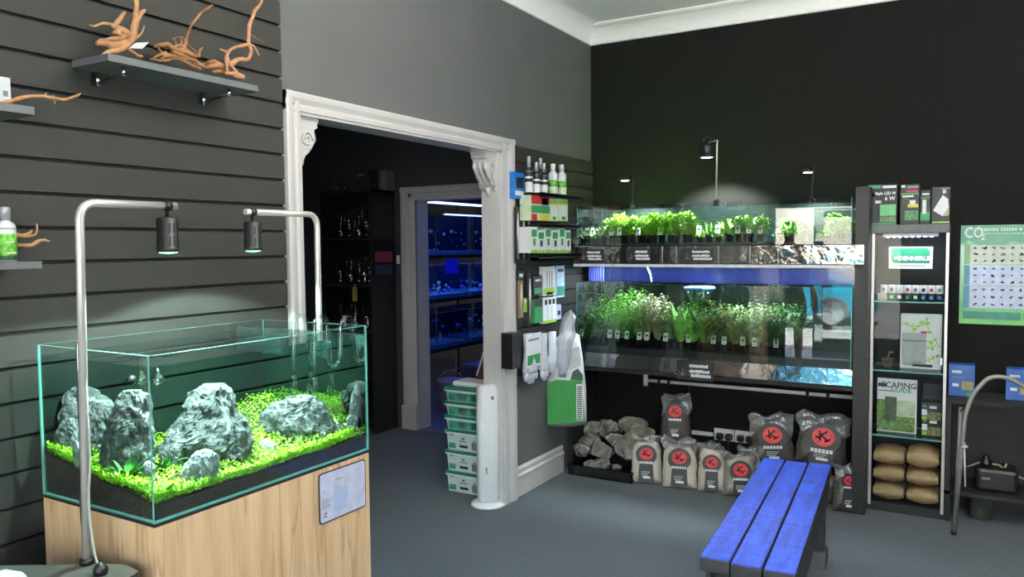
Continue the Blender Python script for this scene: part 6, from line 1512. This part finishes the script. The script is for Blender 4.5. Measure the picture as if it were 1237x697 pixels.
mb = MB().box((.60,YF2+.02,.0),(.72,YF2+.065,1.98)).box((1.62,YF2+.02,0),(1.74,YF2+.065,1.98)).box((.72,YF2+.02,1.86),(1.62,YF2+.065,1.98)).box((.72,YF2+.02,.0),(1.62,YF2+.065,.08)).box((.72,YF2+.02,.20),(1.62,YF2+.065,.27)).box((.72,YF2+.03,.08),(1.62,YF2+.055,.20))
mb.build('frame', GREYF, dl); MB().box((.72,YF2+.04,.27),(1.62,YF2+.045,1.86)).build('glass', GLASS, dl)
wn = thing('window_1', 'large shop window with a grey frame', 'window', (3.2,YF2,.5)); tag(wn, kind='structure')
mb = MB()
for lo, hi in (((2.2,.5),(2.26,2.6)),((4.14,.5),(4.2,2.6)),((2.26,.5),(4.14,.56)),((2.26,2.54),(4.14,2.6)),((3.17,.56),(3.23,2.54))): mb.box((lo[0],YF2+.02,lo[1]),(hi[0],YF2+.09,hi[1]))
mb.build('frame', GREYF, wn); MB().box((2.26,YF2+.05,.56),(4.14,YF2+.056,2.54)).build('glass', GLASS, wn)
struct('building_facade', MB().box((-30,-22.4,-.1),(30,-22,7)), pm('facade', (196,188,172), .85, scale=1.2, var=.15))
# parked car across the road
CARP = pm('teal_car_paint', (20,110,140), .25, coat=.6, var=.03); TYRE = pm('tyre', (24,24,25), .8); CGL = pm('car_glass', (30,40,44), .08)
car = thing('car', 'teal blue parked car across the street seen in the trough glass', 'car', (-1.2,-11.9,-.1))
X1 = .95
def cx_(u): return X1-u
prof = [(0,.35),(.02,.62),(.18,.80),(.75,.9),(1.35,1.42),(1.6,1.47),(2.9,1.46),(3.2,1.4),(3.75,1.0),(4.05,.92),(4.12,.6),(4.1,.35),(3.7,.25),(.4,.25)]
MB().prism([(cx_(u), z-.1) for u, z in prof], 1, -12.75, -11.2).build('body', CARP, car)
for (u0, u1, v0, v1) in ((.95,1.75,.93,1.36),(1.85,2.75,.93,1.38),(2.82,3.5,.95,1.34)):
    sk_ = .38 if u0 < 1 else 0; s2 = .35 if u0 > 2.8 else 0
    MB().prism([(cx_(u0), v0-.1),(cx_(u1), v0-.1),(cx_(u1-s2), v1-.1),(cx_(u0+sk_), v1-.1)], 1, -11.205, -11.19).build('side_window', CGL, car)
for u in (.75, 3.3):
    for y in (-11.19, -12.76):
        s_ = 1 if y > -12 else -1; M_ = Matrix.Translation((cx_(u),y,.21))@Matrix.Rotation(PI/2*-s_,4,'X')
        w_ = MB().lathe([(.2,-.16),(.31,-.15),(.315,-.02),(.29,.012),(.21,.015)], (0,0,0), 30, M=M_).build('wheel', TYRE, car)
        al = MB().lathe([(.2,.015),(.215,.03),(.2,.04)], (0,0,0), 30, M=M_).lathe([(.001,.042),(.05,.04),(.05,.015)], (0,0,0), 16, M=M_)
        for k_ in range(5):
            a_ = 2*PI*k_/5; al.box((.03,-.022,.016),(.21,.022,.034), M=M_@Matrix.Rotation(a_,4,'Z'))
        al.build('alloy_rim', CHROME, w_)
MB().box((cx_(.03),-11.6,.55),(cx_(-.01),-11.3,.68), bev=.01).build('headlight', PAPER, car)
MB().box((cx_(1.7),-11.2,.72),(cx_(1.52),-11.17,.745)).build('door_handle', CHROME, car)
# ------------------------------------------------------------------ person standing inside the entrance
def skin_fig(name, verts, edges, parent, mat, root=0, sub_=2):
    bm = bmesh.new(); lay = bm.verts.layers.skin.verify(); vs = []
    for i, (co, r_) in enumerate(verts):
        v = bm.verts.new(co); s_ = v[lay]; s_.radius = (r_, r_) if not isinstance(r_, tuple) else r_; s_.use_root = (i == root); vs.append(v)
    for a_, b_ in edges: bm.edges.new((vs[a_], vs[b_]))
    me = bpy.data.meshes.new(name); bm.to_mesh(me); bm.free(); me.materials.append(mat)
    o = bpy.data.objects.new(name, me); COL.objects.link(o); o.parent = parent; KIDS.setdefault(parent.name, []).append(o)
    m1 = o.modifiers.new('skin', 'SKIN'); m1.use_smooth_shade = True; m2 = o.modifiers.new('sub', 'SUBSURF'); m2.levels = sub_; m2.render_levels = sub_
    return o
pp = thing('person', 'person in dark shirt and grey green shorts standing by the entrance', 'person', (.5,-5.55,0), -.15)
SKIN = pm('skin', (198,152,128), .5, var=.04); SHIRT = pm('dark_shirt', (38,34,40), .8, bump=.1); SHORT = pm('grey_green_shorts', (92,104,92), .8, bump=.1)
V = [((0,0,.98),(.15,.1)),((0,0,1.12),(.135,.1)),((0,.0,1.32),(.16,.11)),((0,-.01,1.45),(.1,.08)),((0,0,1.53),.055),((0,.015,1.6),(.062,.075)),((0,.01,1.68),(.075,.095)),((0,.0,1.76),(.06,.075))]; Ed = [(0,1),(1,2),(2,3),(3,4),(4,5),(5,6),(6,7)]
for s_ in (-1, 1):
    b_ = len(V)
    V += [((s_*.1,0,.9),.095),((s_*.105,.005,.7),.08),((s_*.11,.015,.5),.056),((s_*.115,0,.36),.058),((s_*.12,-.01,.1),.036),((s_*.125,.02,.045),.036),((s_*.14,.13,.03),.032),((s_*.145,.19,.025),.022)]
    Ed += [(0,b_)]+[(b_+i,b_+i+1) for i in range(7)]
    b_ = len(V)
    V += [((s_*.18,-.01,1.42),.055),((s_*.23,-.015,1.28),.046),((s_*.26,-.01,1.12),.038),((s_*.27,.05,.98),.032),((s_*.275,.09,.88),.024),((s_*.275,.11,.82),(.02,.034))]
    Ed += [(3,b_)]+[(b_+i,b_+i+1) for i in range(5)]
    h_ = len(V)-1
    for k_, (dy, L_) in enumerate(((-.03,.06),(-.011,.075),(.009,.08),(.028,.07))):
        q_ = len(V); base = Vector((s_*.275,.115+dy,.79)); V += [(tuple(base),.0095),(tuple(base+Vector((-s_*.006,.008,-L_*.5))),.0088),(tuple(base+Vector((-s_*.02,.006,-L_))),.0075)]; Ed += [(h_,q_),(q_,q_+1),(q_+1,q_+2)]
    q_ = len(V); V += [((s_*.262,.135,.83),.011),((s_*.25,.16,.80),.0095),((s_*.243,.17,.77),.008)]; Ed += [(h_-1,q_),(q_,q_+1),(q_+1,q_+2)]
body = skin_fig('body', V, Ed, pp, SKIN)
sv = [((0,0,.90),(.178,.135)),((0,0,.98),(.17,.13)),((0,0,1.12),(.155,.12)),((0,0,1.32),(.18,.13)),((0,-.01,1.455),(.12,.085))]; se = [(0,1),(1,2),(2,3),(3,4)]
for s_ in (-1, 1):
    b_ = len(sv); sv += [((s_*.185,-.012,1.41),.066),((s_*.235,-.015,1.25),.058)]; se += [(4,b_),(b_,b_+1)]
skin_fig('shirt', sv, se, pp, SHIRT)
hv = [((0,0,1.0),(.165,.125)),((0,0,.9),(.17,.13))]; he = [(0,1)]
for s_ in (-1, 1):
    b_ = len(hv); hv += [((s_*.1,0,.82),.12),((s_*.115,.005,.56),.105)]; he += [(1,b_),(b_,b_+1)]
skin_fig('shorts', hv, he, pp, SHORT)
MB().lathe([(.001,1.795),(.05,1.785),(.078,1.75),(.088,1.7),(.086,1.66),(.08,1.655)], (0,-.012,.0), 22, sy=1.2).build('hair', pm('brown_hair', (60,44,34), .7, bump=.3), pp, world=False)
for s_ in (-1, 1):
    MB().lathe([(.001,-.011),(.008,-.008),(.011,0),(.008,.008),(.001,.011)], (s_*.03,.098,1.665), 12).build('eye', WHITEP, pp, world=False)
    MB().lathe([(.001,-.03),(.012,-.02),(.016,0),(.012,.02),(.001,.03)], (s_*.082,.0,1.65), 10, sx=.5).build('ear', SKIN, pp, world=False)
    MB().box((s_*.12-.05,-.07,0),(s_*.12+.06,.23,.06), bev=.025).build('shoe', BLACKM, pp, world=False)
MB().tube([(0,.098,1.665),(0,.118,1.635),(0,.108,1.622)], [.008,.014,.01], 8).build('nose', SKIN, pp, world=False)
MB().tube([(-.024,.094,1.59),(0,.101,1.588),(.024,.094,1.59)], [.004,.007,.004], 8).build('mouth', pm('lips', (160,96,88), .5), pp, world=False)
# ------------------------------------------------------------------ light
def area(name, loc, rot, sx, sy, power, col=(1,1,1)):
    l = bpy.data.lights.new(name, 'AREA'); l.shape = 'RECTANGLE'; l.size = sx; l.size_y = sy; l.energy = power; l.color = col
    o = bpy.data.objects.new(name, l); COL.objects.link(o); o.location = loc; o.rotation_euler = rot; return o
def spot(name, loc, target, power, ang, col=(1,1,1), blend=.3, r=.02):
    l = bpy.data.lights.new(name, 'SPOT'); l.energy = power; l.spot_size = math.radians(ang); l.spot_blend = blend; l.color = col; l.shadow_soft_size = r
    o = bpy.data.objects.new(name, l); COL.objects.link(o); o.location = loc
    o.rotation_euler = (Vector(target)-Vector(loc)).to_track_quat('-Z', 'Y').to_euler(); return o
wd = bpy.data.worlds.new('world'); SC.world = wd; wd.use_nodes = True
t = wd.node_tree; bg = t.nodes['Background']
sk = t.nodes.new('ShaderNodeTexSky'); sk.sky_type = 'NISHITA'; sk.sun_elevation = math.radians(48); sk.sun_rotation = math.radians(200); sk.sun_disc = False
t.links.new(sk.outputs[0], bg.inputs[0]); bg.inputs[1].default_value = 1.6
su = bpy.data.lights.new('sun', 'SUN'); su.energy = 130; su.angle = math.radians(.6); su.color = (1,.95,.86)
so = bpy.data.objects.new('sun', su); COL.objects.link(so); so.rotation_euler = Vector((-.25,-.35,-.8)).to_track_quat('-Z','Y').to_euler()
# daylight through the shop front
for nm, x0, x1, z0, z1 in (('window_portal', 2.2, 4.2, .5, 2.6), ('door_portal', .1, 1.75, .02, 2.0)):
    o = area(nm, ((x0+x1)/2, YF+.02, (z0+z1)/2), (PI/2,0,PI), x1-x0, z1-z0, 1); o.data.cycles.is_portal = True
# ceiling lamps of the shop
area('ceiling_lamp', (2.6,-5.6,3.0), (0,0,0), 1.2, .3, 16, (1,.97,.9))
area('ceiling_lamp.001', (2.9,-2.6,3.0), (0,0,0), 1.2, .3, 8, (1,.97,.92))
area('window_fill', (3.2,YF+.1,1.55), (PI/2,0,0), 2.0, 2.1, 70, (.62,.76,1))  # extra blue fill added just inside the window, beside sky and sun
SC.view_settings.view_transform = 'Standard'; SC.view_settings.look = 'None'; SC.view_settings.gamma = 1; SC.view_settings.use_curve_mapping = False
SC.view_settings.exposure = 0
SC.cycles.transparent_max_bounces = 32; SC.cycles.max_bounces = 8; SC.cycles.use_denoising = True
SC.cycles.sample_clamp_indirect = 6; SC.cycles.caustics_reflective = False; SC.cycles.caustics_refractive = False
AQ = (.7,1,.92); AQB = (.9,1,.95)
for P_ in (LP1, LP2):
    spot('aquarium_flood', P_, Vector(P_)+Vector((0,0,-1)), 54, 138, AQ, .12)
    spot('aquarium_beam', P_, Vector(P_)+Vector((0,0,-1)), 92, 100, AQB, .6)
for i, P_ in enumerate(RL):
    z_ = -.07 if i == 1 else -.02
    spot('rack_spot', Vector(P_)+Vector((0,.02,z_)), Vector(P_)+Vector((0,.2,-.5)), (190,180,90)[i], 104, (.92,1,.95), .5)
area('rack_led', (.95,-.30,1.388), (0,0,0), 1.6, .06, 24, (.75,.85,1))
area('rack_led_blue', (.95,-.40,1.386), (math.radians(45),0,0), 1.6, .02, .2, (.25,.4,1))

area('fish_room_blue', (-1.3,1.3,2.4), (0,0,0), .6, 1.6, 13, (.12,.2,1))
for z_ in (1.86,1.38,.9):
    for y_ in (1.35,2.1,2.85): area('fish_tank_light', (GX-.2,y_,z_), (0,0,0), .3, .5, (.5 if z_ > 1.5 else 2.2 if z_ > 1 else .35), (.2,.35,1))
area('case_light', ((CX0+CX1)/2,CY0+.05,1.56), (math.radians(15),0,0), .3, .03, 1.3, (.86,.92,1))

area('room_two_fill', (-1.6,-2.6,2.7), (0,0,0), .6, .6, 9, (1,.96,.92))  # unseen fill added to lift the dark walls of the back room

area('ceiling_fill', (2.2,-3.3,2.4), (PI,0,0), .8, .8, 140, (1,.98,.93))  # added upward fill to brighten the ceiling; no fitting hangs here

spot('track_spot', (1.5,-3.5,2.9), (0,-2.75,2.55), 60, 75, (1,.9,.74), .9, .05)

area('side_fill', (3.8,-2.2,1.9), (0,math.radians(180-25),0), .6, .6, 80, (1,.98,.95))  # second unseen fill, added out of frame to brighten the ceiling
